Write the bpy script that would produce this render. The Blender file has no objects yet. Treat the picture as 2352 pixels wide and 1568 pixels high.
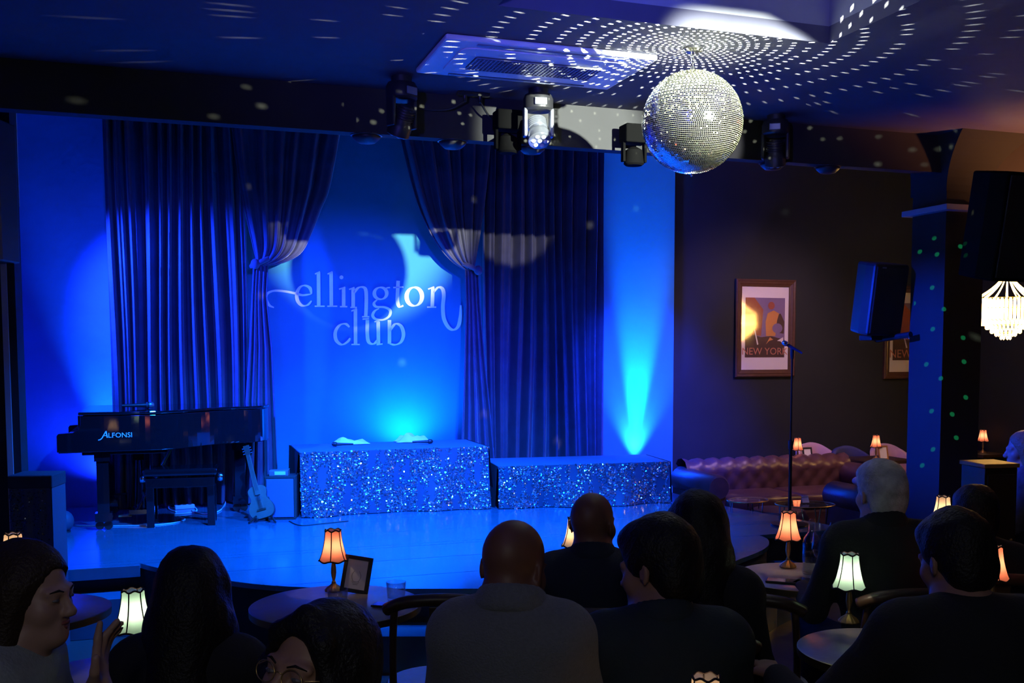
import bpy, bmesh, math, random
import numpy as np
from mathutils import Vector, Matrix
random.seed(7); RNG = np.random.default_rng(7)
S = bpy.context.scene; COL = S.collection
sin, cos, pi = math.sin, math.cos, math.pi

# ------------------------------------------------------------------ camera
H = 1.76; F = 2400.0; CX = 1250.0; PITCH = math.radians(4.0); CY = 800 + F*math.tan(PITCH)
cd = bpy.data.cameras.new('camera'); cam = bpy.data.objects.new('camera', cd); COL.objects.link(cam)
cam.location = (0, 0, H); cam.rotation_euler = (pi/2 - PITCH, 0, 0)
cd.sensor_width = 36; cd.lens = 36*F/2352; cd.shift_x = (1176-CX)/2352; cd.shift_y = (CY-784)/2352
cd.clip_start = 0.05; cd.clip_end = 60; S.camera = cam
S.view_settings.view_transform = 'Standard'; S.view_settings.look = 'None'
S.view_settings.exposure = 0.0; S.view_settings.gamma = 1.0; S.view_settings.use_curve_mapping = False

# plan of the room: u runs along the stage front, v into the stage; the room stands at 19.5 degrees to the lens
A = math.radians(19.5); UX, UY = cos(A), sin(A)
def SP(u, v, z=0.0): return Vector((u*UX - v*UY, u*UY + v*UX, z))
def to_uv(p): return (p[0]*UX + p[1]*UY, -p[0]*UY + p[1]*UX)
def ray(px, py):
    x = (px-CX)/F; y = (CY-py)/F; c, s = cos(PITCH), sin(PITCH)
    d = Vector((x, c + y*s, -s + y*c)); return d/d.y
O = Vector((0, 0, H))
def PY(px, py, Y): return O + ray(px, py)*Y
def PZ(px, py, z): d = ray(px, py); return O + d*((z-H)/d.z)
def PV(px, py, v): d = ray(px, py); return O + d*(v/(-d.x*UY + d.y*UX))

# ------------------------------------------------------------------ world and lights
w = bpy.data.worlds.new('world'); S.world = w; w.use_nodes = True
w.node_tree.nodes['Background'].inputs[0].default_value = (0.25, 0.3, 0.6, 1)
w.node_tree.nodes['Background'].inputs[1].default_value = 0.0015
def light(name, kind, loc, energy, color, target=None, size=None, blend=0.4, radius=0.03, parent=None):
    d = bpy.data.lights.new(name, kind); d.energy = energy; d.color = color
    if kind in ('SPOT', 'POINT'): d.shadow_soft_size = radius
    if kind == 'SPOT': d.spot_size = math.radians(size); d.spot_blend = blend
    if kind == 'AREA': d.size = size
    o = bpy.data.objects.new(name, d); COL.objects.link(o); o.location = loc
    if target is not None:
        o.rotation_euler = (Vector(target)-Vector(loc)).to_track_quat('-Z', 'Y').to_euler()
    if parent: o.parent = parent
    return o
BLUE = (0.006, 0.040, 1.0); CYAN = (0.003, 0.14, 1.0); VIOL = (0.10, 0.085, 1.0); PALE = (0.024, 0.040, 1.0)
# white profile spots under the ceiling, right of the lens: light the mirror ball, the beam and the backdrop behind it
KEY = Vector((2.88, 1.34, 3.195))
light('profile_spot', 'SPOT', KEY, 11000, (0.93, 1.0, 0.88), PV(838, 512, 9.75), 12.2, 0.65, 0.03)
light('profile_spot', 'SPOT', KEY + Vector((.25, .1, 0)), 2600, (0.95, 0.95, 1.0), PV(1185, 500, 9.4), 5.6, 0.25, 0.03)
# blue stage wash from fixtures along the beam
for (px, tx, ty, e) in ((300, 330, 760, 230), (760, 740, 860, 260), (1200, 860, 900, 1300), (1560, 1240, 960, 420), (1800, 1300, 1120, 420)):
    b = PV(px, 330, 6.35); b.z = 2.93
    light('stage_wash', 'SPOT', b, e, PALE if px == 1200 else BLUE, PV(tx, ty, 9.3), 62, 0.9, 0.05)
light('floor_wash', 'SPOT', SP(2.3, 6.5, 3.1), 2600, CYAN, SP(2.0, 7.6, 0.4), 95, 0.9, 0.05)
light('floor_wash', 'SPOT', SP(0.8, 6.5, 3.1), 1800, CYAN, SP(0.5, 7.5, 0.4), 95, 0.9, 0.05)
# raking light on the left curtain from the left wing
light('wing_wash', 'SPOT', SP(-1.15, 8.6, 2.9), 2600, BLUE, SP(0.1, 9.5, 2.0), 70, 0.8, 0.05)
# uplights standing at the foot of the back wall
b = PV(1466, 1040, 9.62); b.z = 0.55
light('uplight_beam', 'SPOT', b, 10000, CYAN, b + Vector((0.03, 0.12, 2.0)), 24, 0.9, 0.03)
light('uplight_beam', 'SPOT', b, 3200, BLUE, b + Vector((0.03, 0.06, 2.0)), 70, 1.0, 0.03)
b = PV(262, 1120, 9.58); b.z = 0.57
light('uplight_beam', 'SPOT', b, 1500, CYAN, b + Vector((-0.13, 0.11, 2.0)), 40, 1.0, 0.03)
light('uplight_beam', 'SPOT', b, 240, BLUE, b + Vector((-0.30, 0.02, 2.0)), 140, 1.0, 0.03)
# footlight behind the tall riser
b = SP(2.05, 9.48, 0.80)
light('uplight_beam', 'SPOT', b, 260, CYAN, b + Vector((-0.03, 0.05, 1.0)), 168, 1.0, 0.06)
# blue fill added at the rear of the room to brighten the ceiling
light('ceiling_fill', 'SPOT', (-0.8, -0.6, 2.2), 760, VIOL, (-0.1, 3.6, 3.85), 50, 1.0, 0.1)
# unseen warm lamp for the far right ceiling, then added fill lights
light('unseen_light', 'SPOT', SP(6.5, 4.9, 2.2), 300, (1.0, 0.33, 0.12), SP(6.25, 5.3, 3.3), 108, 0.6, 0.08)
light('lounge_fill', 'SPOT', SP(5.9, 7.9, 3.1), 120, (0.95, 0.52, 0.80), SP(5.7, 9.5, 1.5), 95, 0.9, 0.08)  # added fill, brightens the posters and the sofa
light('lounge_fill', 'SPOT', SP(4.6, 6.6, 2.9), 40, VIOL, SP(5.6, 8.4, 0.4), 70, 0.9, 0.08)  # added violet fill on the lounge seating
light('lounge_wall_fill', 'SPOT', SP(3.9, 7.6, 2.9), 2200, BLUE, SP(4.55, 9.7, 1.0), 52, 1.0, 0.05)  # added blue fill on the charcoal wall beside the stage
light('coffer_fill', 'SPOT', SP(1.9, 1.9, 2.6), 160, (0.01, 0.05, 1.0), SP(1.75, 4.38, 3.7), 34, 0.7, 0.05)  # added fill to turn the coffer's far wall blue
light('column_fill', 'SPOT', SP(1.6, 6.6, 2.8), 2200, BLUE, SP(5.05, 6.15, 1.5), 30, 0.9, 0.05)  # added fill on the column's stage side
light('unseen_light', 'POINT', (-0.1, -1.0, 2.7), 24, (0.95, 0.97, 0.95), radius=0.15)  # unseen fill added to lift the backs of the audience
light('unseen_light', 'POINT', (-2.0, 0.6, 2.0), 5.0, (1.0, 0.55, 0.28), radius=0.10)  # unseen warm fill added from the left for the audience

# ------------------------------------------------------------------ materials
MATS = {}
def mat(name, col, rough=0.5, metal=0.0, var=0.10, scale=9.0, bump=0.0, bscale=80.0, **kw):
    if name in MATS: return MATS[name]
    m = bpy.data.materials.new(name); m.use_nodes = True; nt = m.node_tree; N, L = nt.nodes, nt.links
    b = N['Principled BSDF']; b.inputs['Roughness'].default_value = rough; b.inputs['Metallic'].default_value = metal
    tc = N.new('ShaderNodeTexCoord'); no = N.new('ShaderNodeTexNoise'); no.inputs['Scale'].default_value = scale
    no.inputs['Detail'].default_value = 4; L.new(tc.outputs['Object'], no.inputs['Vector'])
    mx = N.new('ShaderNodeMix'); mx.data_type = 'RGBA'
    mx.inputs[6].default_value = [c*(1-var) for c in col[:3]] + [1]; mx.inputs[7].default_value = [min(1, c*(1+var)) for c in col[:3]] + [1]
    L.new(no.outputs['Fac'], mx.inputs[0]); L.new(mx.outputs[2], b.inputs['Base Color'])
    if bump:
        n2 = N.new('ShaderNodeTexNoise'); n2.inputs['Scale'].default_value = bscale; n2.inputs['Detail'].default_value = 3
        L.new(tc.outputs['Object'], n2.inputs['Vector'])
        bp = N.new('ShaderNodeBump'); bp.inputs['Strength'].default_value = bump; bp.inputs['Distance'].default_value = 0.01
        L.new(n2.outputs['Fac'], bp.inputs['Height']); L.new(bp.outputs['Normal'], b.inputs['Normal'])
    for k, v in kw.items():
        k = {'sheen': 'Sheen Weight', 'coat': 'Coat Weight', 'trans': 'Transmission Weight', 'ior': 'IOR', 'spec': 'Specular IOR Level',
             'emit': 'Emission Strength', 'ecol': 'Emission Color', 'coat_rough': 'Coat Roughness', 'sheen_rough': 'Sheen Roughness'}[k]
        b.inputs[k].default_value = (list(v)+[1] if k == 'Emission Color' else v)
    MATS[name] = m; return m
def shade_mat(name, col, tcol, amt=0.75):
    m = mat(name, col, 0.8, bump=0.15, bscale=220, var=0.06); nt = m.node_tree; N, L = nt.nodes, nt.links
    t = N.new('ShaderNodeBsdfTranslucent'); t.inputs[0].default_value = list(tcol)+[1]
    x = N.new('ShaderNodeMixShader'); x.inputs[0].default_value = amt
    out = N['Material Output']; L.new(N['Principled BSDF'].outputs[0], x.inputs[1]); L.new(t.outputs[0], x.inputs[2]); L.new(x.outputs[0], out.inputs[0])
    return m
mat('black_paint', (0.016, 0.016, 0.018), 0.75, bump=0.05, bscale=40, spec=0.25)
mat('beam_paint', (0.032, 0.032, 0.033), 0.7, bump=0.05, bscale=30, spec=0.2)
mat('ceiling_paint', (0.10, 0.10, 0.14), 0.8, bump=0.05, bscale=25, spec=0.2)
mat('coffer_paint', (0.30, 0.31, 0.34), 0.55, bump=0.12, bscale=12)
mat('backdrop_paint', (0.028, 0.22, 0.26), 0.7, var=0.05, bump=0.05, bscale=20, spec=0.25)
mat('side_paint', (0.10, 0.12, 0.30), 0.75, var=0.22, scale=2.5, bump=0.10, bscale=14, spec=0.2)
mat('charcoal_wall', (0.026, 0.030, 0.029), 0.85, var=0.2, scale=2, bump=0.06, bscale=18, spec=0.15)
mat('dark_floor', (0.035, 0.03, 0.028), 0.5, bump=0.08, bscale=30)
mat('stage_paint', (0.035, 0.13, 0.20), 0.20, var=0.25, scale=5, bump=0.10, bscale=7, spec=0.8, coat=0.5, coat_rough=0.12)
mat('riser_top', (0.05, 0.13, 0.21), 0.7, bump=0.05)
mat('velvet', (0.085, 0.08, 0.11), 0.85, var=0.35, scale=7, bump=0.18, bscale=50, sheen=0.35, sheen_rough=0.3, spec=0.1)
mat('logo_paint', (0.86, 0.86, 0.88), 0.7, var=0.12, scale=14)
mat('piano_black', (0.006, 0.006, 0.008), 0.06, spec=0.6, coat=0.6)
mat('black_plastic', (0.018, 0.018, 0.02), 0.45, bump=0.04, bscale=200)
mat('black_metal', (0.02, 0.02, 0.022), 0.35, metal=0.3)
mat('grey_metal', (0.34, 0.36, 0.40), 0.3, metal=0.7)
mat('chrome', (0.75, 0.76, 0.78), 0.15, metal=1.0)
mat('brass', (0.62, 0.42, 0.14), 0.32, metal=0.85, var=0.2, scale=30)
mat('white_plastic', (0.74, 0.75, 0.78), 0.45, bump=0.03)
mat('white_cloth', (0.85, 0.84, 0.85), 0.9, bump=0.2, bscale=90)
mat('mirror', (0.86, 0.9, 0.86), 0.05, metal=1.0, var=0.05)
mat('grout', (0.5, 0.5, 0.34), 0.6, var=0.1)
mat('sequin', (0.62, 0.70, 0.80), 0.16, metal=0.95, var=0.35, scale=60)
mat('sequin_dark', (0.10, 0.11, 0.13), 0.18, metal=0.9, var=0.5, scale=60)
mat('matte_black', (0.003, 0.003, 0.003), 0.9, spec=0.05)
mat('sequin_cloth', (0.03, 0.05, 0.09), 0.6, bump=0.1)
mat('table_top', (0.24, 0.23, 0.24), 0.32, var=0.2, scale=25, bump=0.05, bscale=60)
mat('table_edge', (0.42, 0.34, 0.13), 0.3, metal=0.9)
mat('dark_wood', (0.05, 0.028, 0.016), 0.4, var=0.35, scale=12)
mat('frame_wood', (0.09, 0.045, 0.022), 0.3, var=0.4, scale=25)
mat('honey_wood', (0.42, 0.2, 0.06), 0.5, var=0.3, scale=15)
mat('leather', (0.11, 0.05, 0.05), 0.33, var=0.3, scale=10, bump=0.12, bscale=120)
mat('pink_fabric', (0.62, 0.40, 0.42), 0.9, var=0.1, bump=0.3, bscale=150, sheen=0.3)
mat('navy_fabric', (0.05, 0.06, 0.16), 0.9, bump=0.3, bscale=150)
mat('paper', (0.82, 0.80, 0.77), 0.8, var=0.03)
mat('ink', (0.10, 0.09, 0.09), 0.8)
mat('guitar_top', (0.14, 0.11, 0.09), 0.35, var=0.25, scale=20)
mat('guitar_dark', (0.05, 0.03, 0.02), 0.4)
mat('cable_white', (0.7, 0.72, 0.76), 0.5)
mat('cable_black', (0.015, 0.015, 0.016), 0.6)
mat('grille', (0.02, 0.02, 0.022), 0.6, bump=0.6, bscale=260)
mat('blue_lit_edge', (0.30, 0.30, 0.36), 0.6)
mat('skin_brown', (0.20, 0.085, 0.05), 0.5, var=0.12, scale=14, bump=0.05, bscale=90)
mat('skin_tan', (0.36, 0.19, 0.12), 0.5, var=0.12, scale=14, bump=0.05, bscale=90)
mat('skin_fair', (0.46, 0.27, 0.19), 0.5, var=0.10, scale=14, bump=0.05, bscale=90)
mat('hair_black', (0.010, 0.008, 0.007), 0.5, bump=0.5, bscale=130, spec=0.3)
mat('hair_brown', (0.035, 0.020, 0.012), 0.5, bump=0.5, bscale=130, spec=0.3)
mat('hair_grey', (0.50, 0.49, 0.46), 0.5, var=0.85, scale=22, bump=0.6, bscale=120)
mat('hair_blonde', (0.30, 0.17, 0.07), 0.5, bump=0.5, bscale=120)
mat('wool_grey', (0.17, 0.175, 0.175), 0.95, var=0.2, scale=120, bump=0.4, bscale=200, sheen=0.15)
mat('cloth_black', (0.012, 0.012, 0.014), 0.9, bump=0.2, bscale=120)
mat('cloth_navy', (0.014, 0.02, 0.035), 0.9, bump=0.2, bscale=120)
mat('cloth_teal', (0.016, 0.028, 0.032), 0.85, bump=0.2, bscale=120)
mat('cloth_sage', (0.30, 0.33, 0.27), 0.95, var=0.15, bump=0.3, bscale=120)
mat('cloth_floral', (0.12, 0.12, 0.16), 0.9, var=0.8, scale=18, bump=0.2)
mat('denim', (0.03, 0.04, 0.07), 0.9, bump=0.2)
mat('lens_glass', (1, 1, 1), 0.02, trans=1.0, ior=1.45, var=0)
mat('eye_white', (0.22, 0.20, 0.19), 0.2)
mat('lip', (0.30, 0.09, 0.07), 0.4)
mat('trim_dark', (0.025, 0.012, 0.014), 0.8, bump=0.4, bscale=300)
mat('lining', (0.85, 0.66, 0.52), 0.8)
mat('bulb', (1, 0.9, 0.7), 0.5, emit=5.0, ecol=(1, 0.72, 0.42))
mat('screen', (0.1, 0.1, 0.12), 0.1)
mat('yellow_cap', (0.75, 0.68, 0.22), 0.5)
mat('bottle_dark', (0.02, 0.02, 0.015), 0.08, spec=0.6)
mat('crystal', (1.0, 0.86, 0.55), 0.15, emit=12.0, ecol=(1.0, 0.58, 0.16), spec=0.6)
mat('print_violet', (0.24, 0.17, 0.30), 0.7); mat('print_ochre', (0.66, 0.30, 0.08), 0.7); mat('print_brown', (0.09, 0.045, 0.03), 0.7)
mat('print_rust', (0.38, 0.10, 0.05), 0.7); mat('print_text', (0.60, 0.24, 0.14), 0.7)
shade_mat('shade_red', (0.26, 0.06, 0.05), (0.60, 0.20, 0.15)); shade_mat('shade_green', (0.10, 0.18, 0.15), (0.36, 0.60, 0.52))
shade_mat('shade_cream', (0.5, 0.45, 0.40), (0.85, 0.70, 0.55))
m = bpy.data.materials.new('glass'); m.use_nodes = True; b = m.node_tree.nodes['Principled BSDF']
b.inputs['Transmission Weight'].default_value = 1; b.inputs['Roughness'].default_value = 0.02; b.inputs['IOR'].default_value = 1.45
nn = m.node_tree.nodes.new('ShaderNodeTexNoise'); nn.inputs['Scale'].default_value = 3
rr = m.node_tree.nodes.new('ShaderNodeMapRange'); rr.inputs[3].default_value = 0.01; rr.inputs[4].default_value = 0.04
m.node_tree.links.new(nn.outputs['Fac'], rr.inputs[0]); m.node_tree.links.new(rr.outputs[0], b.inputs['Roughness']); MATS['glass'] = m
# picture glass: clear sheet, mirror-like reflection on top of a see-through pane
m = bpy.data.materials.new('picture_glass'); m.use_nodes = True; N, L = m.node_tree.nodes, m.node_tree.links
N.remove(N['Principled BSDF']); tr = N.new('ShaderNodeBsdfTransparent'); gl = N.new('ShaderNodeBsdfGlossy'); gl.inputs['Roughness'].default_value = 0.07
lw = N.new('ShaderNodeLayerWeight'); lw.inputs[0].default_value = .5; pw = N.new('ShaderNodeMath'); pw.operation = 'POWER'; pw.inputs[1].default_value = 4; L.new(lw.outputs['Facing'], pw.inputs[0]); fr = N.new('ShaderNodeMapRange'); fr.name = 'refl'; fr.inputs[3].default_value = .09; fr.inputs[4].default_value = .8; L.new(pw.outputs[0], fr.inputs[0]); mx = N.new('ShaderNodeMixShader')
L.new(fr.outputs[0], mx.inputs[0]); L.new(tr.outputs[0], mx.inputs[1]); L.new(gl.outputs[0], mx.inputs[2]); L.new(mx.outputs[0], N['Material Output'].inputs[0])
MATS['picture_glass'] = m
m = m.copy(); m.name = 'thin_glass'; m.node_tree.nodes['refl'].inputs[3].default_value = .09; m.node_tree.nodes['Transparent BSDF'].inputs[0].default_value = (.93, .95, .95, 1); m.node_tree.nodes['Glossy BSDF'].inputs['Roughness'].default_value = .03
MATS['glass'] = m

# ------------------------------------------------------------------ mesh helpers
class MB:
    def __init__(s): s.v = []; s.f = []
    def add(s, vs, fs):
        n = len(s.v); s.v += [tuple(p) for p in vs]; s.f += [tuple(i+n for i in f) for f in fs]; return s
    def box(s, x0, x1, y0, y1, z0, z1, M=None):
        vs = [Vector((x, y, z)) for z in (z0, z1) for y in (y0, y1) for x in (x0, x1)]
        if M: vs = [M @ p for p in vs]
        return s.add(vs, [(0, 2, 3, 1), (4, 5, 7, 6), (0, 1, 5, 4), (2, 6, 7, 3), (0, 4, 6, 2), (1, 3, 7, 5)])
    def prism(s, pts, z0, z1, M=None):
        n = len(pts); vs = [Vector((x, y, z0)) for x, y in pts] + [Vector((x, y, z1)) for x, y in pts]
        if M: vs = [M @ p for p in vs]
        return s.add(vs, [tuple(range(n-1, -1, -1)), tuple(range(n, 2*n))] + [(i, (i+1) % n, n+(i+1) % n, n+i) for i in range(n)])
    def tube(s, pts, r, n=8, cap=True, closed=False):
        pts = [Vector(p) for p in pts]; m = len(pts); rs = r if isinstance(r, (list, tuple)) else [r]*m
        vs = []; prev = None
        for i, p in enumerate(pts):
            a = pts[(i-1) % m] if (closed or i > 0) else p; c = pts[(i+1) % m] if (closed or i < m-1) else p
            t = (c-a).normalized()
            if prev is None: x = t.orthogonal().normalized()
            else: x = (prev - t*prev.dot(t)).normalized()
            prev = x; y = t.cross(x)
            vs += [p + (x*cos(2*pi*k/n) + y*sin(2*pi*k/n))*rs[i] for k in range(n)]
        fs = []
        for i in range(m if closed else m-1):
            j = (i+1) % m
            fs += [(i*n+k, i*n+(k+1) % n, j*n+(k+1) % n, j*n+k) for k in range(n)]
        if cap and not closed: fs += [tuple(range(n-1, -1, -1)), tuple((m-1)*n+k for k in range(n))]
        return s.add(vs, fs)
    def lathe(s, prof, n=24, M=None, flute=None):
        vs = []; 
        for (r, z) in prof:
            for k in range(n):
                a = 2*pi*k/n; q = r*(flute(a, z) if flute else 1)
                vs.append(Vector((q*cos(a), q*sin(a), z)))
        if M: vs = [M @ p for p in vs]
        fs = []
        for i in range(len(prof)-1): fs += [(i*n+k, i*n+(k+1) % n, (i+1)*n+(k+1) % n, (i+1)*n+k) for k in range(n)]
        if prof[0][0] > 1e-6: fs.append(tuple(range(n-1, -1, -1)))
        if prof[-1][0] > 1e-6: fs.append(tuple((len(prof)-1)*n+k for k in range(n)))
        return s.add(vs, fs)
    def ell(s, c, r, n=12, m=8, M=None):
        vs = []
        for i in range(m+1):
            t = pi*i/m
            for k in range(n):
                a = 2*pi*k/n; p = Vector((c[0]+r[0]*sin(t)*cos(a), c[1]+r[1]*sin(t)*sin(a), c[2]+r[2]*cos(t)))
                vs.append(M @ p if M else p)
        return s.add(vs, [(i*n+k, (i+1)*n+k, (i+1)*n+(k+1) % n, i*n+(k+1) % n) for i in range(m) for k in range(n)])
    def grid(s, P, thick=None):
        nu, nv = len(P), len(P[0]); vs = [p for row in P for p in row]
        fs = [(i*nv+j, (i+1)*nv+j, (i+1)*nv+j+1, i*nv+j+1) for i in range(nu-1) for j in range(nv-1)]
        return s.add(vs, fs)
    def build(s, name, m, parent=None, smooth=False, bevel=0, seg=2, solid=0, weld=True):
        me = bpy.data.meshes.new(name); me.from_pydata(s.v, [], s.f); me.update()
        bm = bmesh.new(); bm.from_mesh(me)
        if weld: bmesh.ops.remove_doubles(bm, verts=bm.verts, dist=1e-5)
        if bevel: bmesh.ops.bevel(bm, geom=[e for e in bm.edges if len(e.link_faces) == 2 and e.calc_face_angle(0) > 0.5], offset=bevel, segments=seg, affect='EDGES', profile=0.5)
        if weld: bmesh.ops.recalc_face_normals(bm, faces=bm.faces)
        bm.to_mesh(me); bm.free()
        me.materials.append(MATS[m])
        if smooth:
            for p in me.polygons: p.use_smooth = True
            if smooth == 'auto':
                try: me.set_sharp_from_angle(angle=math.radians(38))
                except Exception: pass
        o = bpy.data.objects.new(name, me); COL.objects.link(o)
        if parent: o.parent = parent
        if solid:
            md = o.modifiers.new('solid', 'SOLIDIFY'); md.thickness = solid; md.offset = 0
        return o
def tag(o, label, cat, group=None, kind=None):
    o['label'] = label
    if cat: o['category'] = cat
    if group: o['group'] = group
    if kind: o['kind'] = kind
    return o
def thing(name, label, cat, loc=(0, 0, 0), rz=0.0, group=None):
    o = bpy.data.objects.new(name, None); COL.objects.link(o); o.location = loc; o.rotation_euler = (0, 0, rz); o.empty_display_size = 0.1
    return tag(o, label, cat, group)
def struct(o): o['kind'] = 'structure'; return o
def copy_tree(o, parent=None):
    c = o.copy(); COL.objects.link(c); c.parent = parent
    for ch in list(o.children): copy_tree(ch, c)
    return c
def smooth_pts(pts, n=8):
    pts = [Vector(p) for p in pts]; out = []
    for i in range(len(pts)-1):
        p0 = pts[max(i-1, 0)]; p1 = pts[i]; p2 = pts[i+1]; p3 = pts[min(i+2, len(pts)-1)]
        for k in range(n):
            t = k/n; out.append(0.5*((2*p1) + (p2-p0)*t + (2*p0-5*p1+4*p2-p3)*t*t + (3*p1-p0-3*p2+p3)*t**3))
    out.append(pts[-1]); return out
def text_mesh(name, body, size, m, parent, M, depth=0.001, shear=0.0, align='CENTER'):
    c = bpy.data.curves.new(name, 'FONT'); c.body = body; c.size = size; c.extrude = depth; c.shear = shear; c.align_x = align; c.resolution_u = 3
    o = bpy.data.objects.new(name, c); COL.objects.link(o); bpy.context.view_layer.update()
    me = bpy.data.meshes.new_from_object(o.evaluated_get(bpy.context.evaluated_depsgraph_get()))
    bpy.data.objects.remove(o); bpy.data.curves.remove(c)
    me.transform(M); me.materials.clear(); me.materials.append(MATS[m])
    q = bpy.data.objects.new(name, me); COL.objects.link(q); q.parent = parent; return q
# ------------------------------------------------------------------ room shell
RM = Matrix.Rotation(A, 4, 'Z')              # room frame -> world
ZC = 3.22; VB = 9.75; ZS = 0.40
def room(name, m, boxes, **kw):
    b = MB()
    for x in boxes: b.box(*x, M=RM)
    return struct(b.build(name, m, weld=False, **kw))
room('floor', 'dark_floor', [(-1.5, 8.6, -2.6, 10.0, -0.1, 0.0)])
HU0, HU1, HV0, HV1 = 1.34, 3.0, 1.6, 4.38    # coffer opening in the ceiling
ZH = 4.3                                     # the stage house behind the beam is taller
room('ceiling', 'ceiling_paint', [(-1.5, HU0, -2.6, 6.08, ZC, ZC+.08), (HU1, 8.6, -2.6, 6.08, ZC, ZC+.08), (HU0, HU1, HV1, 6.08, ZC, ZC+.08), (HU0, HU1, -2.6, HV0, ZC, ZC+.08), (-1.5, 8.6, 6.0, 10.0, ZH, ZH+.08), (-1.5, 8.6, 6.0, 6.08, ZC+.08, ZH)])
t = room('trim_1', 'coffer_paint', [(HU0, HU1, HV1, HV1+.05, ZC+.08, ZC+.7), (HU1, HU1+.05, HV0, HV1, ZC+.08, ZC+.7), (HU0-.05, HU0, HV0, HV1, ZC+.08, ZC+.7), (HU0, HU1, HV0-.05, HV0, ZC+.08, ZC+.7), (HU0-.05, HU1+.05, HV0-.05, HV1+.05, ZC+.7, ZC+.75)])
pR = to_uv(PV(1545, 700, VB))[0]             # where the blue stage wall ends and the charcoal wall begins
uL = to_uv(PV(615, 800, VB))[0]-0.55; uR = to_uv(PV(1065, 800, VB))[0]+0.4; uC = to_uv(PV(1391, 800, VB))[0]
room('wall_back', 'backdrop_paint', [(uL, uC-.15, VB, VB+.12, 0, ZH)])
room('wall_back_left', 'side_paint', [(-1.3, uL, VB, VB+.12, 0, ZH)])
room('wall_back_pier', 'backdrop_paint', [(uC-.15, pR, VB-.03, VB+.12, 0, ZH)])
room('wall_right_lounge', 'charcoal_wall', [(pR, 8.6, VB, VB+.12, 0, ZH)])
room('wall_left', 'side_paint', [(-1.45, -1.3, -2.6, VB+.12, 0, ZH)])
room('wall_right', 'charcoal_wall', [(8.5, 8.65, -2.6, VB+.12, 0, ZH)])
room('wall_rear', 'black_paint', [(-1.45, 8.65, -2.75, -2.6, 0, ZC)])
room('trim_beam', 'beam_paint', [(-1.3, 8.5, 5.98, 6.08, 2.97, ZC)])
# left proscenium pier with a pale edge strip
room('wall_proscenium', 'black_paint', [(-1.3, -.86, 6.80, 7.10, 0, ZH)])
room('trim_2', 'blue_lit_edge', [(-.93, -.90, 6.775, 6.80, 0.0, 2.45)])
room('trim_3', 'blue_lit_edge', [(-1.05, -.86, 7.10, 7.14, 2.62, ZC)])
# square column on the right with a flared head and a ledge
b = MB()
b.box(5.05, 5.38, 5.95, 6.30, 0, 2.97, M=RM)
prev = None; rows = []
for i in range(9):
    t = i/8; e = 0.20*(t**2.2); z = 2.84 + 0.38*t
    rows.append([RM @ Vector((x, y, z)) for x, y in ((5.05-.02-e*.25, 5.95-.02-e), (5.38+.02+e, 5.95-.02-e), (5.38+.02+e, 6.30), (5.05-.02-e*.25, 6.30))])
for r in rows: r.append(r[0])
b.grid(rows); struct(b.build('trim_column', 'charcoal_wall', weld=False))
b = MB(); b.box(4.985, 5.30, 5.87, 6.34, 2.705, 2.745, M=RM); tag(b.build('column_ledge', 'blue_lit_edge', bevel=.004), 'thin pale ledge around the square column under its head', 'ledge')

# ------------------------------------------------------------------ stage
stage = thing('stage', 'low stage with glossy painted deck and curved front lip', 'stage')
left = [(-.60, 7.02), (-.2267, 7.03), (-.078, 6.79), (.378, 6.22), (.83, 5.93), (1.378, 5.72), (1.9, 5.55), (2.33, 5.47), (2.75, 5.50), (3.1, 5.63), (3.4, 5.86), (3.68, 6.06), (3.86, 6.24), (3.98, 6.45), (4.0, 6.60)]
lip = smooth_pts([Vector((p[0], p[1], 0)) for p in left[1:]], 6)
imin = min(range(len(lip)), key=lambda i: lip[i].y)
def u_at(side, v):
    seg = lip[:imin+1] if side == 'L' else lip[imin:]
    if side == 'L' and v >= 7.03: return -1.29 if v >= 7.115 else -.85
    if side == 'R' and v >= 6.60:
        for (u0, v0), (u1, v1) in (((4.80, 6.60), (4.43, 8.08)), ((4.43, 8.08), (4.40, 9.74))):
            if v0 <= v <= v1: return u0 + (u1-u0)*(v-v0)/(v1-v0)
        return 4.40
    for a, c in zip(seg[:-1], seg[1:]):
        if min(a.y, c.y) <= v <= max(a.y, c.y): return a.x + (c.x-a.x)*((v-a.y)/(c.y-a.y) if abs(c.y-a.y) > 1e-9 else 0)
    return seg[0].x if side == 'L' else seg[-1].x
vmin = lip[imin].y
joints = [vmin+.002, 6.10, 6.598, 7.029, 7.117, 7.62, 8.20, 8.80, 9.71]
for j0, j1 in zip(joints[:-1], joints[1:]):
    g = 0.003; n = 14 if j1 < 7.1 else 4
    rows = [(u_at('L', j0+g+(j1-j0-2*g)*k/n), u_at('R', j0+g+(j1-j0-2*g)*k/n), j0+g+(j1-j0-2*g)*k/n) for k in range(n+1)]
    pts = [(a, v) for a, c, v in rows] + [(c, v) for a, c, v in reversed(rows)]
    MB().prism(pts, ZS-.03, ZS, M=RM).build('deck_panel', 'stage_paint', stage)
core = [(-1.29, 9.70), (-1.29, 7.115), (-.85, 7.115), (-.85, 7.06), (-.25, 7.06)] + [(p.x, p.y+.03) for p in lip[1:-1]] + [(3.97, 6.63), (4.77, 6.63), (4.40, 8.10), (4.37, 9.70)]
MB().prism(core, 0.0, ZS-.032, M=RM).build('fascia', 'black_paint', stage)
b = MB(); rows = []
off = [(p, (lip[min(i+1, len(lip)-1)]-lip[max(i-1, 0)]).normalized()) for i, p in enumerate(lip)]
for p, t in off:
    n = Vector((t.y, -t.x, 0)); q = p + n*0.27
    rows.append([RM @ Vector((p.x, p.y+.03, .20)), RM @ Vector((q.x, q.y, .20)), RM @ Vector((q.x, q.y, .0))])
b.grid(rows[16:]); b.build('step', 'stage_paint', stage, weld=False)
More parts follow.
